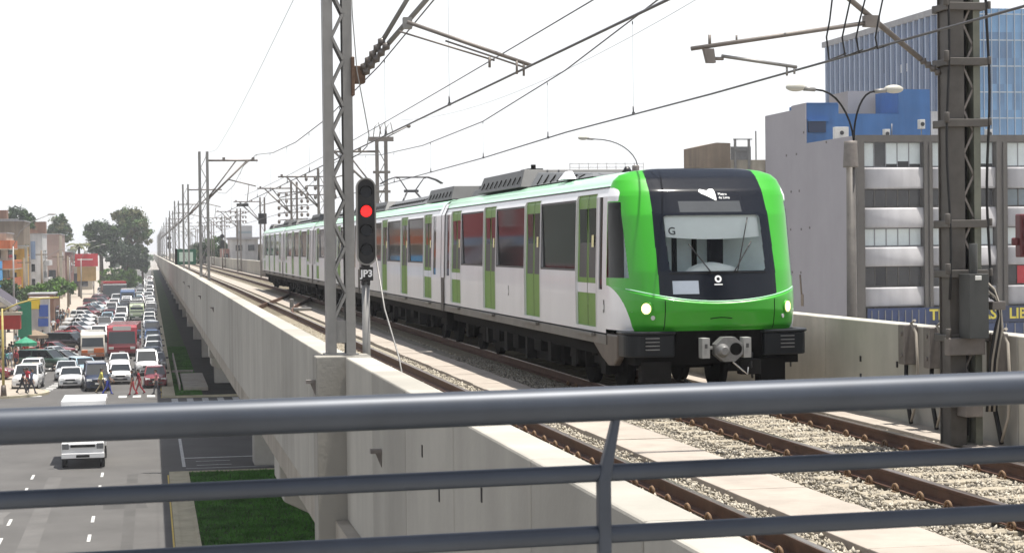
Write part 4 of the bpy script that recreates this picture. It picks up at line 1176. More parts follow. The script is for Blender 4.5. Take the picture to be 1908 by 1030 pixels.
catenary('overhead wire above the left track passing the near mast', lambda y: 4.18 + .0 * y, lambda y: 11.98 + g_off(y), lambda y: mess(y, 14.0, 1.0), 4, 400, [13.5, 25.8, 33, 41, 49, 57, 65, 73, 86, 96])
t = thing('overhead_wire', 'single thin wire just above the left track contact wire', 'overhead wire', (4.0, 10, 12.1))
b = MB(); b.tube([(3.9 + .004 * y, y, 12.13 + .0006 * (y - 40) ** 2 * .2) for y in range(8, 85, 4)], .007, 5); b.build('wire', M['wire'], t, True)
b = MB(); b.tube([(2.8 if y < 80 else 2.5, y, float(np.interp(y, [-6, 21, 36, 50, 63, 75, 83.5], [15.6, 15.1, 14.76, 14.42, 14.18, 14.08, 14.1]))) for y in list(range(-6, 84, 3)) + [83.5]], .006, 5)
tag(b.build('feeder_wire', M['wire']), 'thin feeder wire high at the left, sloping down to the far masts', 'feeder wire')
b = MB(); b.tube([(10.0, y, 15.2 - 1.0 * (1 - ((y - 48) / 28.) ** 2)) for y in range(20, 77, 3)], .005, 5)
tag(b.build('feeder_wire', M['wire']), 'faint feeder wire strung between the right hand masts', 'feeder wire')
t = thing('jumper_cables', 'four looped jumper cables hanging onto the wire by the right mast', 'jumper cable', (7.2, 18, 11.9))
for x0, x1, dx in ((6.92, 6.9, -.09), (7.10, 7.10, -.1), (7.25, 7.26, -.1), (7.44, 7.45, -.08)):
    yb = 18.0; zt = 13.9
    zb = 12.08 - .14 * max(0, 1 - abs(yb - 20.3) / 12.)
    b = MB(); b.tube([(x1, yb, zt), (x1 + .0, yb, 12.5), (x0 + dx * .6, yb, 12.25), (x0 + dx, yb, 12.08), (x0 + dx * .7, yb, zb - .02 + (x0 - 7.35) * .22), (x0 + .03, yb, zb + (x0 - 7.35) * .22 + .01), (x0 + .12, yb, zb + (x0 - 7.3) * .22 + .035)], .009, 6)
    b.build('cable', M['rubber'], t, True)
# ------------------------------------------------------------------ buildings on the right
M['b_lilac'] = mat('lilac_grey_render', (0.34, 0.328, 0.348), 0.9, var=0.05, vs=0.25, bump=0.03, bs=6, spec=0.2, streak=0.02)
M['b_column'] = mat('dark_grey_concrete', (0.13, 0.12, 0.108), 0.85, var=0.1, vs=0.6, spec=0.2, streak=0.12)
M['b_white'] = mat('white_spandrel', (0.53, 0.52, 0.53), 0.8, var=0.08, vs=0.5, spec=0.2, streak=0.1)
M['b_blue'] = mat('bright_blue_paint', (0.052, 0.150, 0.36), 0.8, var=0.10, vs=0.4, spec=0.2, streak=0.12)
M['b_darkwin'] = mat('dark_window', (0.035, 0.035, 0.037), 0.25, var=0.3, vs=0.8)
M['b_blind'] = mat('pale_blind_behind_glass', (0.66, 0.72, 0.71), 0.4, var=0.08, vs=0.8)
M['b_cream'] = mat('cream_wall', (0.42, 0.378, 0.302), 0.9, var=0.2, vs=0.3, spec=0.2, streak=0.22)
M['b_brown'] = mat('brown_wall', (0.202, 0.16, 0.118), 0.9, var=0.2, vs=0.3, spec=0.2, streak=0.22)
M['b_brick'] = mat('brick_wall', (0.21, 0.118, 0.08), 0.9, var=0.2, vs=0.6, spec=0.2, streak=0.22)
M['b_grey'] = mat('grey_wall', (0.30, 0.30, 0.31), 0.9, var=0.08, vs=0.3, spec=0.2, streak=0.1)
M['b_wht'] = mat('white_wall', (0.521, 0.512, 0.504), 0.9, var=0.2, vs=0.3, spec=0.2, streak=0.22)
M['b_orange'] = mat('orange_paint', (0.437, 0.126, 0.05), 0.8, var=0.2, vs=0.5, spec=0.2, streak=0.22)
M['b_yellow'] = mat('yellow_ochre_paint', (0.504, 0.286, 0.042), 0.8, var=0.2, vs=0.5, spec=0.2, streak=0.22)
M['b_sky'] = mat('light_blue_paint', (0.12, 0.36, 0.66), 0.8, var=0.08, vs=0.5, spec=0.2)
M['b_bluegrey'] = mat('blue_grey_paint', (0.185, 0.244, 0.353), 0.8, var=0.2, vs=0.5, spec=0.2, streak=0.22)
M['b_greenish'] = mat('grey_green_wall', (.12, .14, .12), .8, var=.2, vs=.3)
M['b_darkred'] = mat('dark_red_wall', (.10, .015, .02), .8, var=.2, vs=.3)
M['red_sign'] = mat('red_sign', (0.50, 0.02, 0.03), 0.5, var=0.05, vs=2)
M['cloth_red'] = mat('red_awning', (0.42, 0.03, 0.02), 0.7, var=0.1, vs=2)
M['cloth_green'] = mat('green_awning', (0.02, 0.22, 0.12), 0.7, var=0.1, vs=2)
M['ac'] = mat('air_unit_white', (0.62, 0.61, 0.58), 0.6, var=0.08, vs=3)

FY = 135.0
of = thing('office_building', 'grey office block with white spandrels, dark columns and a lilac side wall', 'building', (53.6, FY, 0))
b = MB(); b.box(53.5, 54.12, FY - .25, FY + .4, 0, 18.10)
b.build('corner_column', M['b_column'], of, True)
b = MB(); b.box(53.5, 82, FY + .62, 156, 0, 17.6); b.box(54.12, 82, FY - .05, FY + 1.0, 17.58, 18.12); b.box(54.0, 82, FY + .6, 156, 17.4, 17.62)
b.build('wall', M['b_column'], of, True)
b = MB()
b.prism([(135.42, 0), (156, 0), (156, 21.05), (149.2, 21.05), (149.2, 21.42), (145.8, 21.42), (145.8, 18.08), (135.42, 18.08)], lambda u, v, t: (t, u, v), 53.42, 53.52)
b.build('side_wall', M['b_lilac'], of, True)
for yy, zz in ((150.5, 17.3), (148, 17.3), (149.4, 14.2), (147.4, 14.2), (149.6, 11.0), (147.0, 11.0), (149.3, 7.4), (147.2, 7.4), (146.2, 19.0), (152, 8.0), (141, 17.9), (145, 11.1)):
    b = MB(); b.box(53.395, 53.425, yy - .12, yy + .12, zz - .09, zz + .09); b.build('wall_hole', M['b_column'], of, True)
b = MB(); b.box(53.38, 53.425, 146.6, 147.2, 4.6, 5.6); b.tube([(53.40, 147, 5.6), (53.40, 147.3, 7.2)], .1, 6); b.build('wall_patch', M['b_brown'], of, True)
bays = [(54.15, 59.04), (59.74, 65.08), (66.0, 71.6), (72.4, 78.0)]
for x in (59.04, 65.08, 71.6, 78.0):
    b = MB(); wv = .70 if x < 60 else .9
    b.box(x + .003, x + wv * .38, FY - .2, FY + .6, 0, 17.58); b.box(x + wv * .38, x + wv * .62, FY - .08, FY + .6, 0, 17.58); b.box(x + wv * .62, x + wv - .003, FY - .2, FY + .6, 0, 17.58)
    b.build('column', M['b_column'], of, True)
rows = [(15.62, 17.58), (12.52, 13.95), (9.48, 10.93), (6.38, 7.95), (3.2, 4.86)]
spans = [(13.97, 15.60), (10.95, 12.50), (7.97, 9.46), (4.88, 6.36)]
for bi, (x0, x1) in enumerate(bays):
    for si, (z0, z1) in enumerate(spans):
        b = MB(); hh = z1 - z0; n = 10
        prof = [(FY + .5, z0)]
        for i in range(n + 1):
            t_ = i / n; bulge = .30 * math.sin(math.pi * (.5 * t_ ** .8)) if si in (1, 2) else (.12 if 0 < i < n else .08)
            prof.append((FY - .02 - (.10 * math.sin(math.pi * t_ ** .8) if si in (1, 2) else .03 * math.sin(math.pi * t_)), z0 + hh * t_))
        prof.append((FY + .5, z1))
        b.prism(prof, lambda u, v, t: (t, u, v), x0 + .01, x1 - .01, 0, True)
        b.build('spandrel', M['b_white'], of, True)
    for ri, (z0, z1) in enumerate(rows):
        b = MB(); pale = ri in (0, 2)
        n = 5; w_ = (x1 - x0 - .1) / n
        for k in range(n):
            a = x0 + .05 + w_ * k
            mm = 1 if pale else 0
            if ri == 0 and bi == 0 and k == 1: mm = 0
            if ri == 1 and bi == 2: mm = 2
            if ri == 3 and k in (1,): mm = 3
            b.box(a + .04, a + w_ - .04, FY + .42, FY + .46, z0 + .12, z1 - .06, mm)
            if ri == 0 and k >= 2 and bi in (0, 1): b.box(a + .04, a + w_ - .04, FY + .40, FY + .419, z0 + .05, z0 + .28 + .2 * (k == 3), 3)
            b.box(a - .035, a + .035, FY + .38, FY + .47, z0 + .02, z1 - .01, 4)
        b.box(x0 + .02, x1 - .02, FY + .465, FY + .6, z0, z1, 4)
        b.build('window', [M['b_darkwin'], M['b_blind'], M['glass_soft'], M['black'], M['b_grey'] if pale else M['b_column']], of, True)
b = MB(); b.box(67.0, 67.9, FY + .34, FY + .37, 6.5, 7.9); b.build('red_curtain', M['red_sign'], of, True)
t = thing('shop_banner', 'dark blue banner with yellow capital letters at the office block foot', 'banner', (62, FY - .5, 3.0))
b = MB(); b.box(54.2, 59.3, FY - .45, FY - .38, 3.1, 4.75); b.build('blue_panel', mat('navy_panel', (.02, .04, .12), .5, var=.2, vs=1.5), t, True)
b = MB()
for i in range(9): b.box(54.5 + i * .55, 54.56 + i * .55, FY - .50, FY - .455, 3.1, 4.6)
b.build('panel_bar', M['galv'], t, True)
b = MB(); b.box(59.3, 75, FY - .45, FY - .38, 3.5, 4.78, 0)
textmesh(b, 'TRA', 1.15, lambda u, v: (60.35 + u, FY - .46, 4.15 + v), 1, bold=.03); textmesh(b, 'AS', 1.15, lambda u, v: (64.2 + u, FY - .46, 4.15 + v), 1, bold=.03)
textmesh(b, 'LIBER', 1.15, lambda u, v: (65.9 + u, FY - .46, 4.15 + v), 1, align='LEFT', bold=.03)
b.build('letter_panel', [mat('navy_panel', (.02, .03, .07), .5, var=.1, vs=2), mat('yellow_letter', (.62, .52, .06), .6, var=0)], t, True)
b = MB(); b.box(59.3, 75, FY - .44, FY - .40, 2.0, 3.45)
for i in range(20): b.box(59.6 + i * .75, 59.68 + i * .75, FY - .49, FY - .445, 2.0, 3.4, 1)
b.build('lower_panel', [mat('navy_panel', (.03, .05, .12), .5, var=.2, vs=2), M['galv']], t, True)
# blue roof-top block behind
br = thing('blue_rooftop_house', 'bright blue rooftop walls stepping up behind the grey office block', 'building', (58, 146, 17))
b = MB(); b.box(53.53, 56.4, 146, 150, 17.62, 21.35); b.box(56.4, 61.7, 146.004, 150, 17.62, 20.55); b.box(61.7, 64.5, 146.002, 151, 17.62, 22.6)
b.build('wall', M['b_blue'], br, True)
b = MB(); b.box(53.7, 55.2, 145.8, 146.1, 19.0, 19.9); b.box(53.6, 55.4, 145.6, 146.3, 19.9, 20.05, 1); b.build('opening', [mat('dark_blue_opening', (.012, .03, .08), .7, var=0), M['b_blue']], br, True)
b = MB(); b.box(53.6, 56.3, 145.9, 146.2, 21.36, 21.45); b.build('coping', M['b_blue'], br, True)
b = MB(); b.tube([(61.0, 145.8, 18.6), (61.0, 145.8, 19.7)], .04, 6); b.build('pipe', M['galv'], br, True)
t = thing('rooftop_block', 'plain beige rooftop block between blue walls and glass tower', 'building', (60.5, 152, 18)); b = MB(); b.box(59.4, 63.0, 151.5, 156, 17.7, 22.9); b.build('wall', M['b_cream'] if False else mat('beige_grey_wall', (.36, .33, .32), .9, var=.06, vs=.4), t, True)
b = MB(); b.box(63.0, 63.3, 151.4, 151.48, 20, 20.5); b.build('wall_vent', M['black'], t, True)
b = MB(); b.box(64.8, 66.5, 146.5, 149, 17.7, 20.8); tag(b.build('white_rooftop_wall', M['b_wht']), 'narrow white rooftop wall right of the blue walls', 'building')
for x, z, lab in ((53.75, 18.1, 'white rooftop box at the left end of the office roof'), (57.6, 18.12, 'white air conditioner on the office roof, in front of the blue wall'), (60.6, 18.9, 'white air conditioner mounted higher on the blue wall'),
                  (64.0 + .9, 18.12, 'white air conditioner on the roof just right of the big mast'), (66.4, 18.12, 'white air conditioner at the right end of the office roof')):
    t = thing('air_conditioner', lab, 'air conditioner', (x + .5, 140, z), 0, 'air conditioners on the office roof')
    ww = 1.15 if x < 54 else .45
    hh = .95 if x < 54 else .75
    b = MB(); b.box(-ww / 2, ww / 2, -.25, .25, .0 if z < 18.5 else .0, hh); b.build('case', M['ac'], t, bevel=.02)
    b = MB(); b.disc((.0, -.25, hh / 2), .17, (0, -1, 0), 0, 16, .02); b.build('fan_grille', M['black'], t)
    if z > 18.5:
        b = MB(); b.tube([(0, 0, 0), (0, 0, -1.2)], .04, 6); b.build('pipe', M['galv'], t)
# glass tower
def panel_glass(name, c0, c1, axis, pu, pz, rough=.06):
    m = bpy.data.materials.new(name); m.use_nodes = True
    t = m.node_tree; N = t.nodes; L = t.links; b_ = N['Principled BSDF']; b_.inputs['Roughness'].default_value = rough; b_.inputs['Specular IOR Level'].default_value = .7
    tc = N.new('ShaderNodeTexCoord'); sp = N.new('ShaderNodeSeparateXYZ'); L.new(tc.outputs['Object'], sp.inputs[0])
    cb = N.new('ShaderNodeCombineXYZ')
    for k, (o_, p_) in enumerate(((sp.outputs[axis], pu), (sp.outputs[2], pz))):
        d = N.new('ShaderNodeMath'); d.operation = 'DIVIDE'; d.inputs[1].default_value = p_; L.new(o_, d.inputs[0])
        f = N.new('ShaderNodeMath'); f.operation = 'FLOOR'; L.new(d.outputs[0], f.inputs[0]); L.new(f.outputs[0], cb.inputs[k])
    wn = N.new('ShaderNodeTexWhiteNoise'); L.new(cb.outputs[0], wn.inputs['Vector'])
    no = N.new('ShaderNodeTexNoise'); no.inputs['Scale'].default_value = .11; L.new(tc.outputs['Object'], no.inputs['Vector'])
    ad = N.new('ShaderNodeMath'); ad.operation = 'MULTIPLY_ADD'; ad.inputs[1].default_value = .45; L.new(wn.outputs['Value'], ad.inputs[0])
    m2 = N.new('ShaderNodeMath'); m2.operation = 'MULTIPLY'; m2.inputs[1].default_value = .9; L.new(no.outputs['Fac'], m2.inputs[0]); L.new(m2.outputs[0], ad.inputs[2])
    rp = N.new('ShaderNodeValToRGB'); rp.color_ramp.elements[0].position = .25; rp.color_ramp.elements[1].position = .8
    rp.color_ramp.elements[0].color = (*c0, 1); rp.color_ramp.elements[1].color = (*c1, 1); L.new(ad.outputs[0], rp.inputs[0]); L.new(rp.outputs[0], b_.inputs['Base Color'])
    return m
gt = thing('glass_tower', 'tall pale blue glass office tower with white vertical fins behind the mast', 'building', (100, 220, 0))
b = MB(); b.box(100, 150, 220, 264, 0, 39.3)
b.build('glazing', [panel_glass('blue_glass', (.018, .06, .15), (.11, .26, .46), 0, 1.05, 3.3)], gt, True)
b = MB()
for i in range(23): b.box(99.45, 99.995, 220.6 + i * 1.9, 220.92 + i * 1.9, 6, 39.25)
gf = b.build('fin', M['b_wht'] if False else mat('white_fin', (.28, .34, .45), .5, var=.04, vs=.2), gt, True); gf['kind'] = 'stuff'
b = MB(); b.box(99.9, 99.99, 220, 264, 0, 39.25); b.build('side_glazing', panel_glass('grey_blue_glass', (.035, .065, .13), (.11, .16, .27), 1, 1.9, 3.3), gt, True)
b = MB()
for i in range(12): b.box(100.3 + i * 1.05, 100.38 + i * 1.05, 219.86, 219.995, 6, 39.3)
for k in range(11): b.box(100, 112.9, 219.93, 219.99, 5.5 + k * 3.3, 5.66 + k * 3.3)
gm = b.build('mullion', mat('light_mullion', (.34, .40, .46), .5, var=0), gt, True); gm['kind'] = 'stuff'
b = MB(); b.box(99.9, 101.2, 219.8, 221.2, 38, 39.8); b.box(99.4, 99.98, 219.7, 264, 38.9, 39.7); b.build('roof_edge', M['b_grey'], gt, True)
b = MB()
for yy, zz in ((252, 27.6), (249, 27.6), (247.5, 27.4), (244, 27.8), (240, 28), (236, 28), (233, 33), (235, 33)):
    b.box(99.86, 99.895, yy - .45, yy + .45, zz - .5, zz + .6)
lw = b.build('bright_window', M['plate'], gt, True); lw['kind'] = 'stuff'
# brown block, cream house and rooftop steelwork behind the train
t = thing('brown_building', 'plain brown windowless building block above the train front', 'building', (49, 160, 0)); b = MB(); b.prism([(48.6, 0), (51.5, 0), (51.5, 18.9), (50.2, 18.95), (48.6, 18.6)], lambda u, v, t_: (u, t_, v), 160, 165); b.build('wall', M['b_brown'], t, True)
t = thing('cream_building', 'low cream building with rooftop posts left of the office block', 'building', (53, 160.5, 0)); b = MB(); b.box(51.5, 55.6, 160.3, 168, 0, 17.4); b.build('wall', M['b_cream'], t, True)
b = MB()
for x in (51.9, 53.2): b.box(x, x + .2, 160.1, 160.29, 15, 19.3)
b.box(51.8, 53.6, 160.1, 160.2, 19.2, 19.3); b.box(51.8, 53.3, 160.1, 160.2, 18.2, 18.3); b.box(53.9, 54.0, 160.1, 160.2, 17.4, 20); b.box(51.6, 53.5, 160.22, 160.28, 17.4, 18.6); b.build('roof_frame', M['galv'], t, True)
b = MB(); b.box(55.0, 55.6, 160.0, 160.29, 16.2, 17.8); b.build('chimney', M['b_brick'], t, True)
t = thing('roof_railing', 'thin pale rooftop railing far behind the train roof', 'railing', (46, 190, 17)); b = MB()
for k in range(3): b.box(43.5, 51.5, 190, 190.06, 17.6 + k * .4, 17.66 + k * .4)
for k in range(9): b.box(43.5 + k, 43.56 + k, 190, 190.06, 17.0, 18.5)
b.build('bar', M['b_wht'], t, True); b = MB(); b.box(44, 51, 190.1, 198, 0, 17.0); b.build('wall', M['b_wht'], t, True)

# street lamps on the right
def street_lamp(x, y, h, arms, label, group='street lamps beyond the viaduct', concrete=True):
    t = thing('street_lamp', label, 'street lamp', (x, y, 0), 0, group)
    b = MB(); b.tube([(0, 0, 0), (0, 0, h)], [.22, .15], 12); b.build('pole', M['pole_brown'], t)
    if concrete:
        b = MB(); b.tube([(0, 0, h - .9), (0, 0, h - .85), (0, 0, h - .1), (0, 0, h)], [.28, .28, .24, .24], 8); b.build('collar', M['galv_dark'], t)
    for (dx, dz, bend) in arms:
        b = MB(); pts = [(.12 * (1 if dx > 0 else -1) * (1 if bend else -1), 0, h - .6)]
        for i in range(9):
            a = i / 8.0; pts.append((dx * (a ** 1.7) * .93 + pts[0][0] * (1 - a), 0, h + dz * math.sin(a * math.pi / 2)))
        b.tube(pts, .035, 7); ar = b.build('arm', M['t_under2'], t)
        b = MB(); e = Vector(pts[-1]); sg_ = 1 if dx > 0 else -1
        b.tube([e, e + Vector((.42 * sg_, 0, .04))], [.07, .085], 8, 1)
        b.ball(e + Vector((.70 * sg_, 0, .08)), .36, .15, .15, 0, 14, 8)
        b.build('lamp_head', [mat('lamp_shell', (.42, .41, .36), .5, var=.05), M['galv']], ar)
    return t
street_lamp(23.6, 60, 13.4, [(-1.35, 1.75, False), (.95, 1.7, True)], 'tall two armed street lamp in front of the lilac wall')
street_lamp(32.0, 120, 15.2, [(-3.1, 1.75, False)], 'single arm street lamp showing above the train roof')
# red traffic light at the right edge
t = thing('traffic_light', 'dark red traffic light at the right edge of the view', 'traffic light', (17.45, 35, 0))
b = MB(); b.tube([(.25, .1, 0), (.25, .1, 11.2)], .06, 10); b.build('pole', M['galv_dark'], t)
b = MB(); b.box(-.12, .2, -.15, .1, 9.62, 10.5); b.box(-.25, -.12, -.08, .02, 9.86, 10.02); b.build('housing', mat('maroon_paint', (.10, .012, .015), .45, var=.1, vs=4), t, bevel=.03)
b = MB()
for k in range(3): b.tube([(0.06, -.15, 9.78 + k * .28), (0.06, -.32, 9.77 + k * .28)], .11, 14)
b.build('visor', M['black'], t)

# ------------------------------------------------------------------ houses beyond the right parapet, far away
t = thing('white_house', 'white house with dark windows beyond the right parapet', 'house', (9.9 + 5, 262, 0))
b = MB(); b.box(11.2, 15.0, 262, 272, 0, 11.2); b.build('wall', M['b_wht'], t, True)
b = MB(); b.box(11.0, 15.2, 261.6, 272.3, 11.2, 11.5); b.build('roof', M['b_grey'], t, True)
for x, z in ((11.9, 9.6), (13.6, 9.6), (12.0, 7.4), (13.5, 7.4)):
    b = MB(); b.box(x, x + .9, 261.9, 261.99, z, z + .8); b.build('window', M['glass'], t, True)
t = thing('brick_house', 'brown brick house at the far end of the train', 'house', (17.5, 262, 0))
b = MB(); b.box(16.4, 21.5, 258, 270, 0, 12.3); b.build('wall', M['b_brick'], t, True)
b = MB(); b.box(15.2, 16.395, 258.3, 268, 0, 10.5); b.build('porch', M['b_cream'], t, True)
for x, z in ((16.8, 7.6), (18.2, 7.6), (17.4, 10.2)):
    b = MB(); b.box(x, x + .8, 257.9, 257.99, z, z + 1.3); b.build('window', M['glass'], t, True)
t = thing('pink_house', 'low pinkish house left of the white house', 'house', (9, 275, 0)); b = MB(); b.box(10.2, 11.19, 266, 276, 0, 9.9); b.build('wall', mat('pink_wall', (.36, .20, .17), .9, var=.1, vs=.4), t, True)
b = MB(); b.box(10.4, 11.0, 265.9, 265.99, 8.2, 9.2); b.build('window', M['glass'], t, True)
t = thing('hazy_tower', 'distant hazy grey tower block above the far houses', 'building', (26, 520, 0)); b = MB(); b.box(24.2, 28.2, 520, 530, 0, 16.2); b.build('wall', M['b_grey'], t, True)
b = MB()
for k in range(5): b.box(24.4, 28.0, 519.9, 519.99, 6 + 2 * k, 6.7 + 2 * k)
b.build('window_band', M['glass_soft'], t, True)
b = MB(); b.box(24.3, 24.9, 520.2, 521, 16.2, 17.6); b.build('roof_post', M['b_grey'], t, True)
for i, (x0, x1, y, h, mm, lab) in enumerate(((12.8, 15.4, 300, 10.4, 'b_grey', 'grey flat roofed building between the white and brick houses'), (16, 24, 330, 10.6, 'b_cream', 'pale cream building far behind the brick house'), (18.5, 23, 420, 11.5, 'b_wht', 'small white building below the hazy tower'))):
    t = thing('far_building', lab, 'building', (x0, y, 0)); b = MB(); b.box(x0, x1, y, y + 10, 0, h); b.build('wall', M[mm], t, True)
    b = MB(); b.box(x0 + .4, x0 + 1.4, y - .06, y - .01, h - 2.2, h - 1.1); b.build('window', M['glass'], t, True)

# ------------------------------------------------------------------ left side of the street
def bld(name, label, x0, x1, y0, y1, h, m, wins=(), cat='building'):
    """wins: (face, u0, u1, z0, z1, material) ; face 's' = towards the viewer, 'e' = towards the street"""
    t = thing(name, label, cat, ((x0 + x1) / 2, y0, 0))
    b = MB(); b.box(x0, x1, y0, y1, 0, h); b.build('wall', m, t, True)
    b = MB(); b.box(x0 - .1, x1 + .12, y0 - .12, y1 + .1, h, h + .18); b.build('roof', M['b_grey'], t, True)
    for (f, u0, u1, z0, z1, mm) in wins:
        b = MB()
        if f == 's': b.box(u0, u1, y0 - .07, y0 - .003, z0, z1); b.box(u0 - .08, u1 + .08, y0 - .11, y0 - .004, z0 - .12, z0 - .002, 1)
        else: b.box(x1 + .003, x1 + .07, u0, u1, z0, z1); b.box(x1 + .004, x1 + .11, u0 - .08, u1 + .08, z0 - .12, z0 - .002, 1)
        b.build('window', [M[mm], M['b_grey']], t, True)
    return t
G = 'glass'
# apartment block with orange balconies
t = bld('apartment_block', 'apartment block with orange balcony bands at the left edge', -34, -19.6, 268, 282, 12.4, M['b_cream'], [('s', -24, -20.4, 9.0, 10.3, G), ('s', -24, -20.4, 6.0, 7.4, G), ('s', -24, -20.6, 3, 4.2, G), ('e', 271, 280, 9, 10.3, G), ('e', 271, 280, 6, 7.4, G)])
for z, x1 in ((10.3, -19.0), (7.5, -18.4), (5.0, -18.5)):
    b = MB(); b.box(-30, x1, 266.6, 267.99, z, z + 1.15); b.box(-19.59, x1, 267.99, 281, z, z + 1.15); b.box(-30, x1 + .02, 266.5, 281, z - .16, z - .003, 1); b.build('balcony', [M['b_orange'], M['b_cream']], t, True)
b = MB(); b.box(-34, -20.1, 266.5, 267.5, 4.3, 8.6); b.build('blue_wall', M['b_sky'], t, True)
b = MB(); b.box(-27, -22.2, 270, 270.4, 12.6, 14.8); b.build('roof_room', M['b_wht'], t, True)
# big brown wall
t = bld('brown_building', 'broad brown side wall of the tall building behind the orange balconies', -50, -19.3, 300, 316, 14.6, M['b_brown'], [('e', 303, 306, 9, 11, G), ('e', 309, 312, 9, 11, G)])
b = MB(); b.box(-32, -22, 302, 306, 14.8, 16.4); b.box(-24.4, -23.2, 301, 302, 14.8, 15.8); b.build('roof_room', M['b_brick'], t, True)
b = MB(); b.box(-30, -20, 299.8, 299.95, 14.8, 15.0); b.build('parapet', M['b_grey'], t, True)
t = bld('yellow_building', 'ochre yellow building front beside the orange balconies', -24.5, -18.6, 296, 299.9, 10.6, M['b_yellow'], [('s', -21.2, -20.2, 8.2, 9.4, G), ('s', -21.2, -20.2, 5.2, 6.6, G)])
b = MB(); b.box(-18.95, -18.5, 295.7, 295.99, 2, 10.6); b.box(-24.3, -23.4, 295.7, 295.99, 5, 10.6); b.box(-24.3, -18.5, 295.6, 295.98, 10.3, 10.55); b.build('pilaster', M['b_cream'], t, True)
t = bld('white_building', 'white building with blue grey strips beyond the yellow one', -26, -18.4, 335, 350, 12.8, M['b_wht'], [('s', -21.5, -20.7, 4, 11.4, 'b_bluegrey'), ('s', -20.4, -19.6, 8.5, 11.6, 'b_bluegrey'), ('s', -20.3, -19.7, 6.3, 7.6, G), ('s', -20.3, -19.7, 3.6, 5, G), ('e', 338, 340, 8.5, 10, G), ('e', 343, 346, 8.5, 10, G), ('e', 338, 340, 5, 6.4, G), ('e', 343, 346, 5, 6.4, G)])
b = MB(); b.box(-18.3, -17.4, 337, 348, 7.3, 8.2); b.box(-18.3, -17.4, 337, 348, 4.2, 5.1); b.build('balcony', M['b_wht'], t, True)
t = bld('brown_grey_building', 'brown grey rendered building beyond the white one', -28, -17.8, 385, 410, 13.2, mat('brown_render', (.30, .22, .19), .9, var=.08, vs=.4, spec=.2), [('s', -20, -18.6, 4, 6, G), ('e', 388, 391, 8, 9.6, G), ('e', 396, 400, 8, 9.6, G), ('e', 388, 391, 5, 6.6, G)])
b = MB(); b.box(-17.79, -17.3, 385, 385.5, 0, 13.0); b.build('edge_strip', M['b_cream'], t, True)
b = MB(); b.box(-24, -20.5, 386, 390, 13.4, 15.8); b.build('roof_room', M['b_brick'], t, True)
t = bld('dark_red_building', 'low dark red building far down the left pavement', -30, -18, 440, 460, 9.5, mat('dark_red_render', (.16, .07, .06), .9, var=.1, vs=.4, spec=.2), [('s', -21, -19.5, 5, 7, G), ('e', 445, 450, 5, 7, G)])
t = bld('shop_building', 'low shop with a cream front far down the left pavement', -22, -14.0, 470, 490, 6.0, M['b_cream'], [('s', -20, -15, 1, 4.2, G), ('e', 473, 480, 1, 4.2, G)])
# red roadside sign board
t = thing('billboard', 'red roadside billboard with a pale stripe on a cream base', 'billboard', (-12.9, 390, 0))
b = MB(); b.box(-15.0, -10.4, 390, 390.5, 6.6, 9.2); b.build('board', M['red_sign'], t, True)
b = MB(); b.box(-14.5, -11.4, 389.9, 389.98, 7.9, 8.15); b.build('stripe', M['plate'], t, True)
b = MB(); b.box(-14.6, -10.8, 390.1, 390.6, 3.6, 6.55); b.build('base_panel', mat('ochre_panel', (.40, .26, .10), .8, var=.15, vs=1), t, True)
b = MB(); b.tube([(-12.8, 390, 9.2), (-12.9, 390, 10.6)], [.5, .08], 6); b.build('top_flag', M['plate'], t, True)
b = MB(); b.tube([(-14, 390.3, 0), (-14, 390.3, 3.6)], .12, 6); b.tube([(-11.3, 390.3, 0), (-11.3, 390.3, 3.6)], .12, 6); b.build('post', M['galv_dark'], t, True)
# corner shop roof with red canopy at the left edge (its inside corner)
t = bld('corner_shop', 'corner shop with sloping dark roof, white eave and red canopy at the left edge', -19.2, -13.2, 166, 178, 4.6, M['b_cream'], [('e', 168, 176, 1, 3, G), ('s', -17, -14, 1, 3, G)])
b = MB(); b.prism([(-19.2, 10.55), (-11.4, 4.95), (-11.4, 4.78), (-19.2, 10.1)], lambda u, v, t_: (u, t_, v), 165, 178, 0); b.build('sloping_roof', mat('slate_roof', (.045, .035, .05), .6, var=.1, vs=1), t, True)
b = MB(); b.bar((-19.2, 164.9, 10.6), (-11.35, 164.9, 4.96), .12, .34); b.build('white_eave', M['b_wht'], t, True)
b = MB(); b.box(-19.2, -11.0, 164.4, 166, 3.25, 4.45); b.box(-19.2, -10.9, 164.2, 166.1, 4.46, 4.72, 1); b.build('canopy', [M['cloth_red'], M['b_cream']], t, True)
# banners and stalls along the pavement
t = thing('green_banner', 'tall green banner hanging beside the corner shop', 'banner', (-11.2, 172, 0)); b = MB(); b.box(-11.7, -10.5, 172, 172.08, 2.2, 5.4); b.build('cloth', M['cloth_green'], t, True); b = MB(); b.tube([(-11.8, 172.05, 0), (-11.8, 172.05, 5.6)], .05, 6); b.build('post', M['galv'], t, True)
t = thing('kiosk', 'white kiosk with yellow and blue advertising panels', 'kiosk', (-11.2, 196, 0)); b = MB(); b.box(-12.2, -10.2, 196, 198, 0, 5.2); b.build('wall', M['b_wht'], t, True)
b = MB(); b.box(-12.3, -11.1, 195.9, 195.98, 4.0, 5.1); b.build('yellow_panel', mat('yellow_panel', (.75, .55, .03), .6, var=0), t, True)
b = MB(); b.box(-11.2, -10.3, 195.9, 195.98, 3.2, 4.4); b.box(-11.3, -10.3, 195.88, 195.95, 2.2, 3.0); b.build('blue_panel', mat('blue_panel', (.04, .10, .38), .6, var=0), t, True)
t = bld('brick_shop', 'small brick shop behind the advertising kiosk', -14.5, -11.5, 232, 246, 4.6, M['b_brick'], [('s', -14, -12, 1, 3, G), ('e', 235, 243, 1, 3, G)])
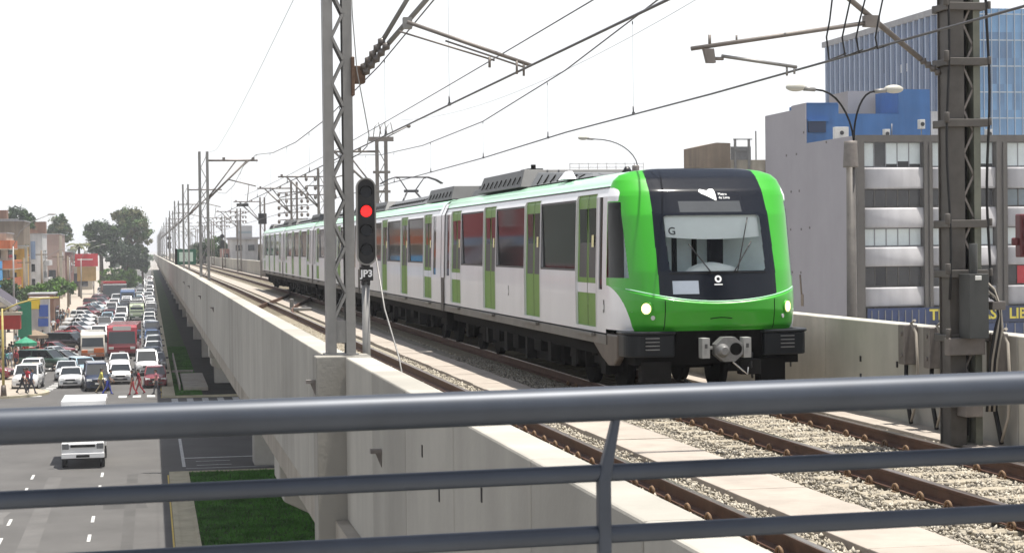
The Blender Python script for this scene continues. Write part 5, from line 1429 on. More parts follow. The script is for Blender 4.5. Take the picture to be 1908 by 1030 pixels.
def parasol(x, y, r, h, mm, label):
    t = thing('parasol', label, 'parasol', (x, y, 0.14), 0, 'market parasols on the left pavement')
    b = MB(); n = 10
    vs = [(0, 0, h + .5)] + [(r * math.cos(2 * math.pi * i / n), r * math.sin(2 * math.pi * i / n), h) for i in range(n)] + [(r * math.cos(2 * math.pi * i / n), r * math.sin(2 * math.pi * i / n), h - .28) for i in range(n)]
    b.add(vs, [(0, i + 1, (i + 1) % n + 1) for i in range(n)] + [(i + 1, n + 1 + i, n + 1 + (i + 1) % n, (i + 1) % n + 1) for i in range(n)]); b.build('canopy', mm, t)
    b = MB(); b.tube([(0, 0, 0), (0, 0, h + .4)], .03, 6); b.build('pole', M['galv'], t)
parasol(-10.5, 163.5, .95, 2.0, M['cloth_green'], 'green parasol beside the angled parked cars')
parasol(-10.3, 173, 1.2, 2.2, mat('brown_cloth', (.20, .15, .10), .8, var=.1, vs=2), 'brown parasol behind the green one')
# yellow bracket pole at the corner
t = thing('yellow_pole', 'yellow street pole with a long bent arm on the corner pavement', 'pole', (-9.85, 129.9, .14))
M['yellow_pole'] = mat('yellow_pole_paint', (.42, .34, .10), .6, var=.15, vs=3)
b = MB(); b.tube([(0, 0, 0), (0, 0, 5.95)], [.10, .07], 10); b.build('post', M['yellow_pole'], t)
b = MB(); b.tube([(0, 0, 5.8), (1.0, 0, 6.25), (2.0, 0, 6.52), (2.7, 0, 6.6), (3.75, 0, 6.62)], .055, 8); b.build('arm', M['yellow_pole'], t)
b = MB(); b.tube([(0, 0, 0), (0, 0, .75)], [.22, .16], 10); b.build('base', M['t_skirt'], t)
for x, y, h, dx, lab in ((-15.0, 215, 14.0, 4.0, 'curved street lamp reaching over the brown wall'), (-16.5, 300, 10.5, 4.5, 'curved street lamp in front of the white building'), (-14.2, 345, 11.5, 4.0, 'curved street lamp in front of the dark trees, nearer one'), (-13.6, 385, 11.0, 4.2, 'curved street lamp in front of the dark trees, farther one')):
    t = thing('street_lamp', lab, 'street lamp', (x, y, 0), 0, 'street lamps along the left pavement')
    b = MB(); b.tube([(0, 0, 0), (0, 0, h * .75)], [.13, .09], 8); b.build('pole', M['galv'], t)
    b = MB(); b.tube([(0, 0, h * .75), (dx * .2, 0, h * .87), (dx * .55, 0, h * .95), (dx, 0, h)], .05, 6); ar = b.build('arm', M['galv'], t)
    b = MB(); b.ball((dx + .3, 0, h + .05), .5, .16, .1, 0, 10, 6); b.build('lamp_head', M['galv'], ar)
for i, (x, y, h, lab) in enumerate(((-16.6, 258, 9, 'brown wooden utility pole before the shrubs'), (-15.8, 285, 10, 'brown wooden utility pole by the white building'), (-14.6, 310, 9.5, 'brown wooden utility pole near the brown grey building'), (-13.9, 330, 9, 'brown wooden utility pole left of the billboard'))):
    t = thing('utility_pole', lab, 'pole', (x, y, 0), 0, 'utility poles on the left pavement'); b = MB(); b.tube([(0, 0, 0), (0, 0, h)], [.22, .14], 8); b.build('pole', M['b_brown'], t); b = MB(); b.box(-.9, .9, -.06, .06, h - .7, h - .55); b.build('crossarm', M['b_brown'], t)
# the neighbour just outside the view whose red front mirrors in the carriage windows
t = bld('red_shopfront', 'red fronted shop building beside the left pavement nearest the junction', -40, -19.5, 130, 205, 15.5, mat('red_front', (.30, .02, .025), .7, var=.15, vs=.2), [('e', 131, 157, 8.4, 15.3, 'b_greenish'), ('e', 158, 204, 10.0, 10.8, 'b_bluegrey'), ('e', 159, 203, 7.6, 9.85, 'b_darkred'), ('e', 165, 171, 11.8, 13.4, 'b_darkwin'), ('e', 131, 204, 1, 7, G)])
# ------------------------------------------------------------------ vehicles (front faces -y)
PAINTS = {}
def paint(c_):
    if c_ not in PAINTS:
        PAINTS[c_] = mat('car_paint', c_, .25, .0, var=.03, vs=2, coat=.7)
    return PAINTS[c_]
WHITE, SILVER, NAVY, BLACKC, RED, DRED = (.72, .72, .72), (.40, .42, .44), (.02, .03, .06), (.018, .018, .02), (.38, .015, .02), (.16, .015, .02)
LBLUE, DGREEN, GREY, PGREEN, BLUE = (.30, .42, .50), (.03, .06, .045), (.16, .165, .17), (.40, .47, .30), (.05, .10, .22)
SPEC = {  # length, width, height, hood length, screen run, roof end from rear, rear run, belt, clearance
    'sedan': (4.45, 1.72, 1.45, 1.15, .75, 1.25, .70, .92, .2),
    'hatch': (3.75, 1.66, 1.50, .85, .75, .28, .25, .94, .2),
    'suv': (4.5, 1.84, 1.78, 1.05, .65, .22, .2, 1.10, .28),
    'van': (4.6, 1.78, 1.95, .62, .70, .12, .15, 1.12, .24),
}
def car_parts(kind, merged):
    L_, W_, H_, hood, run, re, rr, belt, cl = SPEC[kind]
    y0, y1 = -L_ / 2, L_ / 2
    ws = y0 + hood; rf = ws + run; rk = y1 - re - rr if kind == 'sedan' else y1 - re; rb = rk + rr
    hw = W_ / 2
    body = MB()
    st = [(y0 + .03, cl + .18, .62 * belt, .80 * hw), (y0 + .0, cl + .10, .66 * belt, .86 * hw), (y0 + .12, cl, .80 * belt, .94 * hw), (y0 + .35, cl, .88 * belt, hw), (ws, cl, belt, hw), (0, cl, belt + .01, hw * 1.0),
          (rb if kind == 'sedan' else y1 - .3, cl, belt + .02, hw), (y1 - .12, cl, belt * .98, .95 * hw), (y1, cl + .10, belt * .86, .88 * hw), (y1 - .02, cl + .16, belt * .75, .82 * hw)]
    rings = []
    for (y, zl, zt, w_) in st:
        rings.append([(-w_ * .93, y, zl), (-w_, y, zl + (zt - zl) * .35), (-w_ * .985, y, zl + (zt - zl) * .7), (-w_ * .93, y, zt - .02), (-w_ * .6, y, zt + .03), (0, y, zt + .05), (w_ * .6, y, zt + .03), (w_ * .93, y, zt - .02), (w_ * .985, y, zl + (zt - zl) * .7), (w_, y, zl + (zt - zl) * .35), (w_ * .93, y, zl)])
    n = 11; vs = [p for r in rings for p in r]; fs = []
    for i in range(len(rings) - 1):
        for k in range(n - 1): fs.append((i * n + k, i * n + k + 1, (i + 1) * n + k + 1, (i + 1) * n + k))
        fs.append((i * n + n - 1, i * n, (i + 1) * n, (i + 1) * n + n - 1))
    fs.append(tuple(range(n - 1, -1, -1))); fs.append(tuple(range((len(rings) - 1) * n, len(rings) * n)))
    body.add(vs, fs, 0, True)
    bw, tw = hw * .90, hw * (.74 if kind in ('sedan', 'hatch') else .80)
    zb, zt = belt + .01, H_ - .05
    A = [(-bw, ws, zb), (bw, ws, zb), (tw, rf, zt), (-tw, rf, zt)]; B_ = [(-bw, rb, zb), (bw, rb, zb), (tw, rk, zt), (-tw, rk, zt)]
    # roof skin
    body.hexa([(-tw - .03, rf - .05, zt - .012), (tw + .03, rf - .05, zt - .012), (tw + .03, rk + .05, zt - .012), (-tw - .03, rk + .05, zt - .012), (-tw + .1, rf + .12, H_), (tw - .1, rf + .12, H_), (tw - .1, rk - .12, H_), (-tw + .1, rk - .12, H_)], 0)
    mid = (rf + rk) / 2 + .1
    for sx in (-1, 1):                                   # pillars
        for p, q in (((sx * bw, ws, zb), (sx * tw, rf, zt)), ((sx * bw * 1.0, mid, zb), (sx * tw, mid, zt)), ((sx * bw, rb, zb), (sx * tw, rk, zt))):
            body.bar(p, q, .075, .075, 0)
    gl = {}
    q = MB(); q.quad(*A); gl['windscreen'] = q
    q = MB(); q.quad(B_[1], B_[0], B_[3], B_[2]); gl['rear_window'] = q
    for sx in (-1, 1):
        q = MB(); q.quad((sx * bw, ws, zb), (sx * bw, rb, zb), (sx * tw, rk, zt), (sx * tw, rf, zt)); gl['side_window' + str(sx)] = q
    whl = []
    for sx in (-1, 1):
        for wy in (y0 + .78, y1 - .78):
            q = MB(); r_ = .31 if kind in ('sedan', 'hatch') else .35
            q.tube([(sx * (hw - .19), wy, r_), (sx * (hw + .012), wy, r_)], r_, 18, 0); q.tube([(sx * (hw - .0), wy, r_), (sx * (hw + .022), wy, r_)], r_ * .62, 14, 1); whl.append(q)
    hl = []
    for sx in (-1, 1):
        q = MB(); q.hexa([(sx * hw * .45, y0 - .012, belt * .66), (sx * hw * .86, y0 + .03, belt * .66), (sx * hw * .86, y0 + .2, belt * .66), (sx * hw * .45, y0 + .1, belt * .66), (sx * hw * .48, y0 + .02, belt * .80), (sx * hw * .86, y0 + .09, belt * .82), (sx * hw * .86, y0 + .2, belt * .82), (sx * hw * .48, y0 + .1, belt * .80)]); hl.append(q)
    tl = []
    for sx in (-1, 1):
        q = MB(); q.box(min(sx * hw * .5, sx * hw * .87), max(sx * hw * .5, sx * hw * .87), y1 - .08, y1 + .008, belt * .68, belt * .84); tl.append(q)
    gr = MB(); gr.box(-hw * .40, hw * .40, y0 - .012, y0 + .1, belt * .60, belt * .74); gr.box(-hw * .6, hw * .6, y0 - .016, y0 + .1, cl + .12, cl + .25)
    pl_ = MB(); pl_.box(-.2, .2, y0 - .03, y0 - .014, belt * .46, belt * .57)
    mir = MB()
    for sx in (-1, 1): mir.box(min(sx * hw * .95, sx * (hw + .16)), max(sx * hw * .95, sx * (hw + .16)), ws + .3, ws + .42, belt + .02, belt + .16)
    return body, gl, whl, hl, tl, gr, pl_, mir
CARLIB = {}
def car_proto(kind):
    body, gl, whl, hl, tl, gr, pl_, mir = car_parts(kind, False)
    t = bpy.data.objects.new('car', None); COL.objects.link(t)
    bo_ = body.build('body', paint(WHITE), t)
    for k, q in gl.items(): q.build(k.rstrip('-1'), M['glass'], t)
    for q in whl: q.build('wheel', [M['rubber'], M['chrome']], t)
    for q in hl: q.build('headlight', M['lampglass'], t)
    for q in tl: q.build('tail_light', M['tail'], t)
    gr.build('grille', M['black'], t); pl_.build('number_plate', M['plate'], t); mir.build('door_mirror', M['black'], t)
    return t
def car_merged(kind):
    body, gl, whl, hl, tl, gr, pl_, mir = car_parts(kind, True)
    b = MB(); b.add(body.v, body.f, 0, True); b.s = list(body.s)
    for q in gl.values(): b.add(q.v, q.f, 1)
    for q in whl: b.add(q.v, q.f, 2)
    for q in hl: b.add(q.v, q.f, 3)
    for q in tl: b.add(q.v, q.f, 4)
    b.add(gr.v, gr.f, 2); b.add(mir.v, mir.f, 2)
    o = b.build('car', [paint(WHITE), M['glass'], M['rubber'], M['lampglass'], M['tail']])
    return o
def setpaint(o, c_):
    for k in [o] + list(o.children):
        if k.type == 'MESH' and k.name.split('.')[0] in ('body', 'car'):
            k.material_slots[0].link = 'OBJECT'; k.material_slots[0].material = paint(c_)
NAMES = {'sedan': 'car', 'hatch': 'car', 'suv': 'car', 'van': 'van'}
def put(kind, x, y, rot, col, label, group, near=True):
    key = (kind, near)
    if key not in CARLIB:
        CARLIB[key] = car_proto(kind) if near else car_merged(kind)
        o = CARLIB[key]
    else:
        src = CARLIB[key]
        o = src.copy(); COL.objects.link(o)
        for ch in src.children:
            q = ch.copy(); COL.objects.link(q); q.parent = o
    o.name = NAMES[kind]
    o.location = (x, y, .003 if x > -9.5 else .145); o.rotation_euler = (0, 0, R(rot))
    tag(o, label, 'car' if kind != 'van' else 'van', group)
    setpaint(o, col)
    return o
GQ = 'vehicles queuing in the left street'
near = [
    ('sedan', -5.75, 139.6, 0, WHITE, 'white sedan with a red bumper at the front of the queue'),
    ('van', -3.85, 135.9, 4, NAVY, 'dark navy van first in line beside the crossing walkers'),
    ('sedan', -2.25, 142.3, 0, WHITE, 'clean white sedan right of the dark navy van'),
    ('van', -.35, 150.8, 2, WHITE, 'white minivan in the right lane ahead of the dark red car'),
    ('hatch', .30, 137.2, 0, DRED, 'dark red hatchback nearest the viaduct kerb'),
    ('sedan', .40, 156.5, 0, GREY, 'blue grey sedan half hidden behind the white minivan'),
    ('suv', -8.75, 138.4, -4, WHITE, 'white off-roader parked by the corner kerb'),
    ('hatch', -9.2, 150.5, -4, WHITE, 'white hatchback directly behind the white off-roader'),
    ('hatch', -5.3, 150.8, 18, LBLUE, 'light blue hatchback behind the white sedan with red bumper'),
    ('sedan', -2.55, 157.0, 0, WHITE, 'white sedan between the red bus and the clean white sedan'),
    ('sedan', -6.4, 147.5, 0, SILVER, 'silver sedan squeezed behind the queue front at left'),
    ('suv', -8.6, 158.6, 62, DGREEN, 'dark green off-roader parked at an angle on the left'),
    ('sedan', -7.6, 163.5, 64, GREY, 'dark grey sedan parked at an angle behind the green off-roader'),
    ('sedan', -8.6, 170.0, 62, SILVER, 'silver sedan parked at an angle, middle of the angled row'),
    ('sedan', -9.0, 178.5, 60, DRED, 'dark red sedan parked at an angle beside the parasols'),
    ('suv', -8.0, 190.0, 60, BLACKC, 'long black off-roader parked at an angle past the parasols'),
    ('sedan', -8.3, 203.0, 60, RED, 'bright red sedan parked at an angle behind the black off-roader'),
    ('sedan', -8.4, 215.0, 60, DRED, 'maroon sedan parked at an angle behind the bright red one'),
    ('sedan', -8.6, 228.0, 55, SILVER, 'silver sedan parked at an angle behind the two red ones'),
    ('sedan', -8.8, 241.0, 55, WHITE, 'white sedan parked at an angle, nearest of the white row'),
    ('sedan', -9.0, 254.0, 55, WHITE, 'white sedan parked at an angle, second of the white row'),
    ('hatch', -9.2, 268.0, 55, WHITE, 'white hatchback parked at an angle, third of the white row'),
    ('suv', -5.6, 232.0, 8, GREY, 'charcoal grey off-roader driving behind the orange trimmed minibus'),
    ('sedan', -3.9, 226.0, 0, WHITE, 'white sedan directly beyond the red bus roof'),
    ('sedan', -3.9, 240.0, 0, WHITE, 'white sedan queuing just beyond that behind the red bus'),
    ('sedan', .25, 176.0, 0, WHITE, 'white sedan in the kerb lane right of the red bus'),
    ('hatch', .30, 186.5, 0, SILVER, 'silver hatchback in the kerb lane behind the bus-side sedan'),
    ('sedan', .20, 200.0, 0, BLUE, 'blue sedan in the kerb lane right behind the silver hatchback'),
    ('suv', .20, 214.5, 0, NAVY, 'navy off-roader in the kerb lane behind the blue sedan'),
    ('sedan', .0, 228.0, 0, SILVER, 'silver sedan in the kerb lane behind the navy off-roader'),
    ('sedan', -.1, 243.0, 0, WHITE, 'white sedan in the kerb lane beside the green minibus front'),
    ('hatch', -.1, 256.5, 0, WHITE, 'white hatchback in the kerb lane beside the green minibus rear'),
    ('sedan', .1, 165.5, 0, NAVY, 'dark blue sedan behind the blue grey one in the kerb lane'),
    ('hatch', -.05, 270.5, 0, GREY, 'grey hatchback in the kerb lane just past the green minibus'),
    ('sedan', -3.95, 253.0, 0, SILVER, 'silver sedan left of the green minibus front'),
    ('van', -3.95, 267.0, 0, WHITE, 'white van left of the green minibus rear'),
    ('sedan', -5.7, 246.0, 0, BLACKC, 'black sedan behind the charcoal grey off-roader'),
    ('hatch', -5.7, 257.5, 0, LBLUE, 'pale blue hatchback two places behind the charcoal off-roader'),
    ('sedan', -5.7, 270.5, 0, DRED, 'dark red sedan three places behind the charcoal off-roader'),
    ('sedan', -2.2, 205.0, 0, BLACKC, 'black sedan hidden close behind the red bus'),
    ('suv', -5.5, 206.0, 0, WHITE, 'white off-roader behind the orange trimmed minibus'),
    ('sedan', -12.6, 147.5, 75, DRED, 'very dark red sedan at the left edge behind the yellow pole'),
]
for (k, x, y, r, c_, lab) in near: put(k, x, y, r, c_, lab, GQ, True)
# far queue : copies whose parts are too small to show
rr_ = random.Random(5)
FARL = 'small far car in the packed queue beyond the green minibus'
for lane, y0, y1, st in ((-.05, 284, 560, 8.2), (-2.1, 318, 560, 9.0), (-3.9, 284, 560, 8.0), (-5.7, 285, 560, 8.4), (-8.9, 284, 420, 9.5)):
    y = y0
    while y < y1:
        kd = rr_.choice(['sedan', 'sedan', 'hatch', 'suv', 'van'])
        col = rr_.choice([WHITE, WHITE, WHITE, SILVER, SILVER, GREY, GREY, NAVY, BLACKC, BLACKC, DRED, LBLUE, DGREEN])
        put(kd, lane + rr_.uniform(-.25, .25), y, (50 if lane < -8 else rr_.uniform(-3, 3)), col, FARL, 'far cars filling the street', False)
        y += st + rr_.uniform(-1.2, 2.2) + (y - y0) * .01

# ---- larger vehicles
def big(name, label, cat, x, y, rot=0):
    t = thing(name, label, cat, (x, y, .003), R(rot), GQ); return t
def wheels(t, hw, ys, r, tw=.24):
    for sx in (-1, 1):
        for wy in ys:
            q = MB(); q.tube([(sx * (hw - tw), wy, r), (sx * hw, wy, r)], r, 18, 0); q.tube([(sx * hw, wy, r), (sx * (hw + .012), wy, r)], r * .55, 14, 1); q.build('wheel', [M['rubber'], M['galv']], t)
# white box lorry, nearest vehicle
t = big('box_lorry', 'white box lorry driving alone towards the viewer before the crossing', 'lorry', -3.12, 89.5)
W2 = .98
b = MB(); b.prism([(-2.65, .55), (-2.72, 1.15), (-2.45, 1.30), (-2.20, 2.15), (-1.9, 2.25), (-1.2, 2.28), (-1.2, .55)], lambda u, v, s_: (s_, u, v), -W2 * .97, W2 * .97); b.build('cab', paint(WHITE), t, bevel=.05)
b = MB(); b.quad((-.86, -2.49, 1.36), (.86, -2.49, 1.36), (.78, -2.25, 2.08), (-.78, -2.25, 2.08)); b.build('windscreen', M['glass'], t)
for sx in (-1, 1):
    b = MB(); b.quad((sx * .955, -2.3, 1.38), (sx * .955, -1.4, 1.38), (sx * .955, -1.4, 2.05), (sx * .955, -2.1, 2.05)); b.build('side_window', M['glass'], t)
    b = MB(); b.box(min(sx * .62, sx * .92), max(sx * .62, sx * .92), -2.745, -2.6, .90, 1.16); b.build('headlight', mat('lorry_lamp', (.14, .145, .15), .2, var=.2, vs=12), t, bevel=.02)
    b = MB(); b.box(min(sx * 1.02, sx * 1.22), max(sx * 1.02, sx * 1.22), -2.5, -2.4, 1.45, 1.85); b.box(min(sx * .95, sx * 1.1), max(sx * .95, sx * 1.1), -2.45, -2.42, 1.6, 1.65); b.build('door_mirror', M['black'], t)
b = MB(); b.box(-.96, .96, -2.78, -2.5, .48, .72); b.build('bumper', paint(WHITE), t, bevel=.03)
b = MB(); b.box(-.55, .55, -2.75, -2.65, .98, 1.10); b.box(-.3, .3, -2.79, -2.77, .52, .64); b.build('grille', M['t_under2'], t)
b = MB(); b.box(-1.02, 1.02, -1.1, 2.7, .85, 2.98); b.build('cargo_box', paint((.78, .78, .78)), t, bevel=.03)
b = MB(); b.box(-.8, .8, -2.3, 2.6, .38, .84); b.build('chassis', M['black'], t)
wheels(t, .96, (-1.9, 1.6), .40)
# red city bus
def bus(t, L_, W_, H_, pm, glass_top, low, sign=True):
    hw = W_ / 2; y0 = -L_ / 2
    b = MB(); b.prism([(y0 + .12, .32), (y0, .9), (y0 + .05, 1.4), (y0 + .32, H_ - .25), (y0 + .6, H_), (L_ / 2 - .2, H_), (L_ / 2, H_ - .3), (L_ / 2, .35)], lambda u, v, s_: (s_, u, v), -hw, hw); b.build('body', pm, t, bevel=.10)
    fy = lambda z: y0 - .03 + (.05 + .27 * (z - 1.4) / (H_ - 1.65) if z > 1.4 else .05 * (z - .9) / .5)
    b = MB(); b.quad((-hw * .90, fy(1.25), 1.25), (hw * .90, fy(1.25), 1.25), (hw * .86, fy(glass_top), glass_top), (-hw * .86, fy(glass_top), glass_top)); b.build('windscreen', M['glass'], t)
    for sx in (-1, 1):
        n = max(3, int(L_ / 1.6))
        for i in range(n):
            a = y0 + .6 + (L_ - 1.0) * i / n; e = a + (L_ - 1.0) / n - .10
            b = MB(); b.quad((sx * (hw + .006), a, 1.35), (sx * (hw + .006), e, 1.35), (sx * (hw + .006), e, glass_top), (sx * (hw + .006), a, glass_top)); b.build('side_window', M['glass'], t)
        b = MB(); b.box(min(sx * hw * .55, sx * hw * .88), max(sx * hw * .55, sx * hw * .88), y0 - .03, y0 + .1, .72, .95); b.build('headlight', M['lampglass'], t, bevel=.02)
        b = MB(); b.box(min(sx * hw, sx * (hw + .25)), max(sx * hw, sx * (hw + .25)), y0 - .1, y0, 1.7, 2.1); b.build('door_mirror', M['black'], t, bevel=.02)
    b = MB(); b.box(-hw * .95, hw * .95, y0 - .06, y0 + .2, .34, .62); b.build('bumper', low, t, bevel=.03)
    if sign:
        b = MB(); b.box(-hw * .6, hw * .6, y0 + .27, y0 + .36, glass_top + .06, H_ - .10); b.build('route_sign', M['plate'], t)
    b = MB(); b.box(-.25, .25, y0 - .07, y0 - .062, .42, .54); b.build('number_plate', M['plate'], t)
    wheels(t, hw - .02, (y0 + 1.6, L_ / 2 - 1.8), .46)
t = big('bus', 'red city bus with a big dark windscreen in the queue', 'bus', -2.45, 181.0, -2); bus(t, 10, 2.75, 2.95, paint((.27, .012, .022)), 2.35, paint(DRED))
t = big('minibus', 'cream minibus with orange front panels left of the red bus', 'minibus', -5.25, 174.5, 2); bus(t, 6.4, 2.15, 2.55, paint((.62, .58, .50)), 2.05, paint((.30, .10, .04)), False)
for x0_, x1_, z1_ in ((-1.0, -.45, .95), (.1, 1.0, 1.1)):
    b = MB(); b.box(x0_, x1_, -3.26, -3.19, .68, z1_); b.build('orange_panel', mat('orange_panel', (.55, .13, .02), .4, var=.1, vs=3), t, bevel=.02)
t = big('minibus', 'pale green minibus alone in the middle lane', 'minibus', -1.85, 268, 0); bus(t, 6.0, 2.0, 2.3, paint(PGREEN), 1.9, paint(DGREEN))
t = big('minibus', 'white and black minibus directly behind the pale green one', 'minibus', -2.0, 282, 0); bus(t, 6.0, 2.0, 2.4, paint(GREY), 2.0, paint(BLACKC), False)
b = MB(); b.box(-.9, .9, -2.6, 2.8, 2.405, 2.48); b.build('white_roof', paint(WHITE), t, bevel=.03)
t = big('bus', 'dark blue bus with a white roof farther up the street', 'bus', -3.9, 340, 0); bus(t, 9, 2.5, 2.8, paint(BLUE), 2.3, paint(NAVY), False)
b = MB(); b.box(-1.15, 1.15, -3.8, 4.2, 2.805, 2.95); b.build('white_roof', paint(WHITE), t, bevel=.05)
t = big('bus', 'dark bus with a red roof beside the green hedge', 'bus', -7.0, 372, 4); bus(t, 11, 4.6, 3.4, paint(BLACKC), 2.7, paint(BLACKC), False)
b = MB(); b.box(-2.2, 2.2, -5, 5, 3.405, 3.8); b.build('red_roof', paint(RED), t, bevel=.06)
# ------------------------------------------------------------------ trees and shrubs
def leafmat(name, c_): return mat(name, c_, .75, var=.35, vs=.45, spec=.25)
M['leaf_dark'] = leafmat('dark_foliage', (.045, .070, .038)); M['leaf_olive'] = leafmat('olive_foliage', (.14, .15, .075)); M['leaf_mid'] = leafmat('mid_green_foliage', (.07, .12, .04)); M['leaf_light'] = leafmat('light_green_foliage', (.10, .19, .035))
M['bark'] = mat('bark', (.11, .085, .06), .9, var=.25, vs=2, spec=.2)
def crown_mesh(lobes, leaves, size, mats, seed):
    """leaf sized faces gathered in clumps; lobes = (cx, cy, cz, rx, ry, rz)"""
    rs = np.random.RandomState(seed)
    vol = np.array([l[3] * l[4] * l[5] for l in lobes]) ** .8; vol /= vol.sum()
    V = []; Fm = []
    for l, sh in zip(lobes, vol):
        ncl = max(6, int(70 * sh * len(lobes) ** .5)); nl = int(leaves * sh / ncl) + 1
        d = rs.normal(size=(ncl, 3)); d /= np.linalg.norm(d, axis=1)[:, None]
        cc = d * (rs.uniform(.35, 1.0, (ncl, 1)) ** .5) * np.array(l[3:6]) + np.array(l[:3])
        for c_ in cc:
            cr = rs.uniform(.14, .30) * min(l[3:6]); mi = rs.randint(len(mats))
            p = rs.normal(0, cr * .62, (nl, 3)) + c_
            a = rs.normal(size=(nl, 3)); a /= np.linalg.norm(a, axis=1)[:, None]
            b_ = np.cross(a, rs.normal(size=(nl, 3))); b_ /= np.linalg.norm(b_, axis=1)[:, None] + 1e-6
            sz = size * rs.uniform(.6, 1.3, (nl, 1))
            V.append(np.stack([p - a * sz, p + b_ * sz * .55, p + a * sz, p - b_ * sz * .55], 1).reshape(-1, 3)); Fm += [mi] * nl
    V = np.concatenate(V); n = len(V) // 4
    me = bpy.data.meshes.new('crown')
    me.vertices.add(len(V)); me.vertices.foreach_set('co', V.astype(np.float32).ravel())
    me.loops.add(n * 4); me.loops.foreach_set('vertex_index', np.arange(n * 4, dtype=np.int32))
    me.polygons.add(n); me.polygons.foreach_set('loop_start', np.arange(0, n * 4, 4, dtype=np.int32)); me.polygons.foreach_set('loop_total', np.full(n, 4, np.int32))
    for q in mats: me.materials.append(q)
    me.polygons.foreach_set('material_index', np.array(Fm[:n], np.int32)); me.update(calc_edges=True)
    return me
def tree(name, label, cat, x, y, lobes, trunk_h, trunk_r, leaves, size, mats, seed, limbs=4, z0=0.0, group=None):
    t = thing(name, label, cat, (x, y, z0), 0, group)
    me = crown_mesh(lobes, leaves, size, mats, seed); o = bpy.data.objects.new('crown', me); COL.objects.link(o); o.parent = t
    rs = random.Random(seed)
    b = MB(); b.tube([(0, 0, 0), (.1 * trunk_r, 0, trunk_h * .5), (0, 0, trunk_h)], [trunk_r * 1.2, trunk_r, trunk_r * .7], 9)
    for k in range(limbs):
        l = lobes[k % len(lobes)]
        e = Vector((l[0], l[1], l[2])); s_ = Vector((0, 0, trunk_h * (.75 + .06 * k)))
        b.tube([s_, s_.lerp(e, .5) + Vector((rs.uniform(-.3, .3), 0, .3)), e], [trunk_r * .55, trunk_r * .35, trunk_r * .12], 6)
    b.build('trunk', M['bark'], t)
    return t
D, O, MI, LI = M['leaf_dark'], M['leaf_olive'], M['leaf_mid'], M['leaf_light']
tree('tall_tree', 'tall loose olive green tree at the end of the street beside the viaduct', 'tree', -4.0, 430, [(0, 0, 16, 3.4, 3.2, 3.2), (-2.2, 0, 17.6, 2.0, 2, 1.8), (2.0, 0, 14.4, 2.6, 2.5, 2.6), (2.6, 0, 11.6, 1.9, 2, 1.8), (-2.4, 0, 13.2, 2.4, 2.4, 2.2), (.6, 0, 18.6, 1.6, 1.6, 1.0)], 12, .55, 15000, .26, [O, O, MI], 1, 6)
tree('dark_tree', 'dense dark green tree left of the tall olive one', 'tree', -10.6, 425, [(0, 0, 13.6, 3.0, 3, 2.6), (-2.1, 0, 13.8, 1.8, 1.8, 1.8), (2.2, 0, 13.2, 2.2, 2, 2.2), (.4, 0, 11.0, 3.2, 3, 2.2)], 9.5, .5, 12000, .26, [D, D, MI], 2, 4)
tree('dark_tree', 'low very dark tree filling the gap under the tall olive one', 'tree', -5.2, 418, [(0, 0, 9.2, 2.6, 3, 2.4), (2.4, 0, 8.2, 1.7, 2, 2.6), (-2.4, 0, 8.4, 2.2, 2, 2.4), (0, 0, 6.6, 3.6, 3, 1.6)], 7, .4, 9000, .26, [D, D], 3, 4)
tree('bushy_tree', 'dark narrow tree close to the far viaduct end', 'tree', -1.6, 440, [(0, 0, 8.5, 1.4, 1.5, 2.2), (.4, 0, 6.2, 1.3, 1.3, 1.6)], 5, .3, 3500, .26, [D, MI], 4, 2)
tree('round_tree', 'dark round tree rising behind the broad brown wall', 'tree', -23.2, 345, [(0, 0, 15.6, 2.6, 2.4, 2.0), (-1.8, 0, 15.2, 1.6, 1.6, 1.5), (1.7, 0, 15.3, 1.7, 1.7, 1.6)], 12, .4, 8000, .22, [D, D, MI], 5, 3)
tree('round_tree', 'dark round tree at the left edge behind the brown wall', 'tree', -28.6, 345, [(0, 0, 15.0, 2.3, 2.2, 1.9)], 12, .4, 4000, .22, [D], 6, 2)
tree('grey_green_tree', 'grey green tree behind the white building, loose crown', 'tree', -19.4, 420, [(0, 0, 15.2, 2.2, 2, 2.0), (-1.3, 0, 13.4, 2.3, 2, 1.7), (1.5, 0, 13.4, 1.5, 1.5, 1.6), (0.6, 0, 16.8, 1.4, 1.3, 1.0)], 11, .4, 7000, .24, [D, O, MI], 7, 4)
tree('small_tree', 'bright green street tree in front of the yellow building', 'tree', -13.7, 240, [(0, 0, 4.6, 1.6, 1.6, 1.0), (-1.2, 0, 4.4, 1.2, 1.2, .9), (1.3, 0, 4.5, 1.2, 1.3, .9)], 3.6, .16, 6000, .17, [MI, LI], 8, 3, .14)
tree('small_tree', 'bright green street tree before the white building', 'tree', -12.8, 270, [(0, 0, 4.8, 1.7, 1.7, 1.1), (1.3, 0, 4.5, 1.3, 1.3, .9), (-1.5, 0, 4.4, 1.1, 1.3, .9)], 3.6, .16, 6000, .17, [MI, LI], 9, 3, .14)
tree('small_tree', 'bushy dark green street tree by the left edge behind the corner shop', 'tree', -16.9, 232, [(0, 0, 5.2, 1.2, 1.3, 1.1), (.8, 0, 4.4, 1.1, 1.3, .9)], 3.6, .16, 4000, .17, [MI, D], 10, 2, .14)
for x, lab in ((-6.6, 'clipped light green hedge bush left of the far cars'), (-4.0, 'clipped light green hedge bush beside the far cars'), (-8.4, 'clipped light green hedge bush behind the red roofed bus')):
    tree('hedge_bush', lab, 'bush', x, 398, [(0, 0, 5.0, 1.7, 2.4, .9), (.6, 0, 3.4, 1.6, 2.4, 1.3), (-.6, 0, 3.2, 1.6, 2.4, 1.2)], 3, .15, 4500, .2, [LI, MI], int(20 + x), 3)
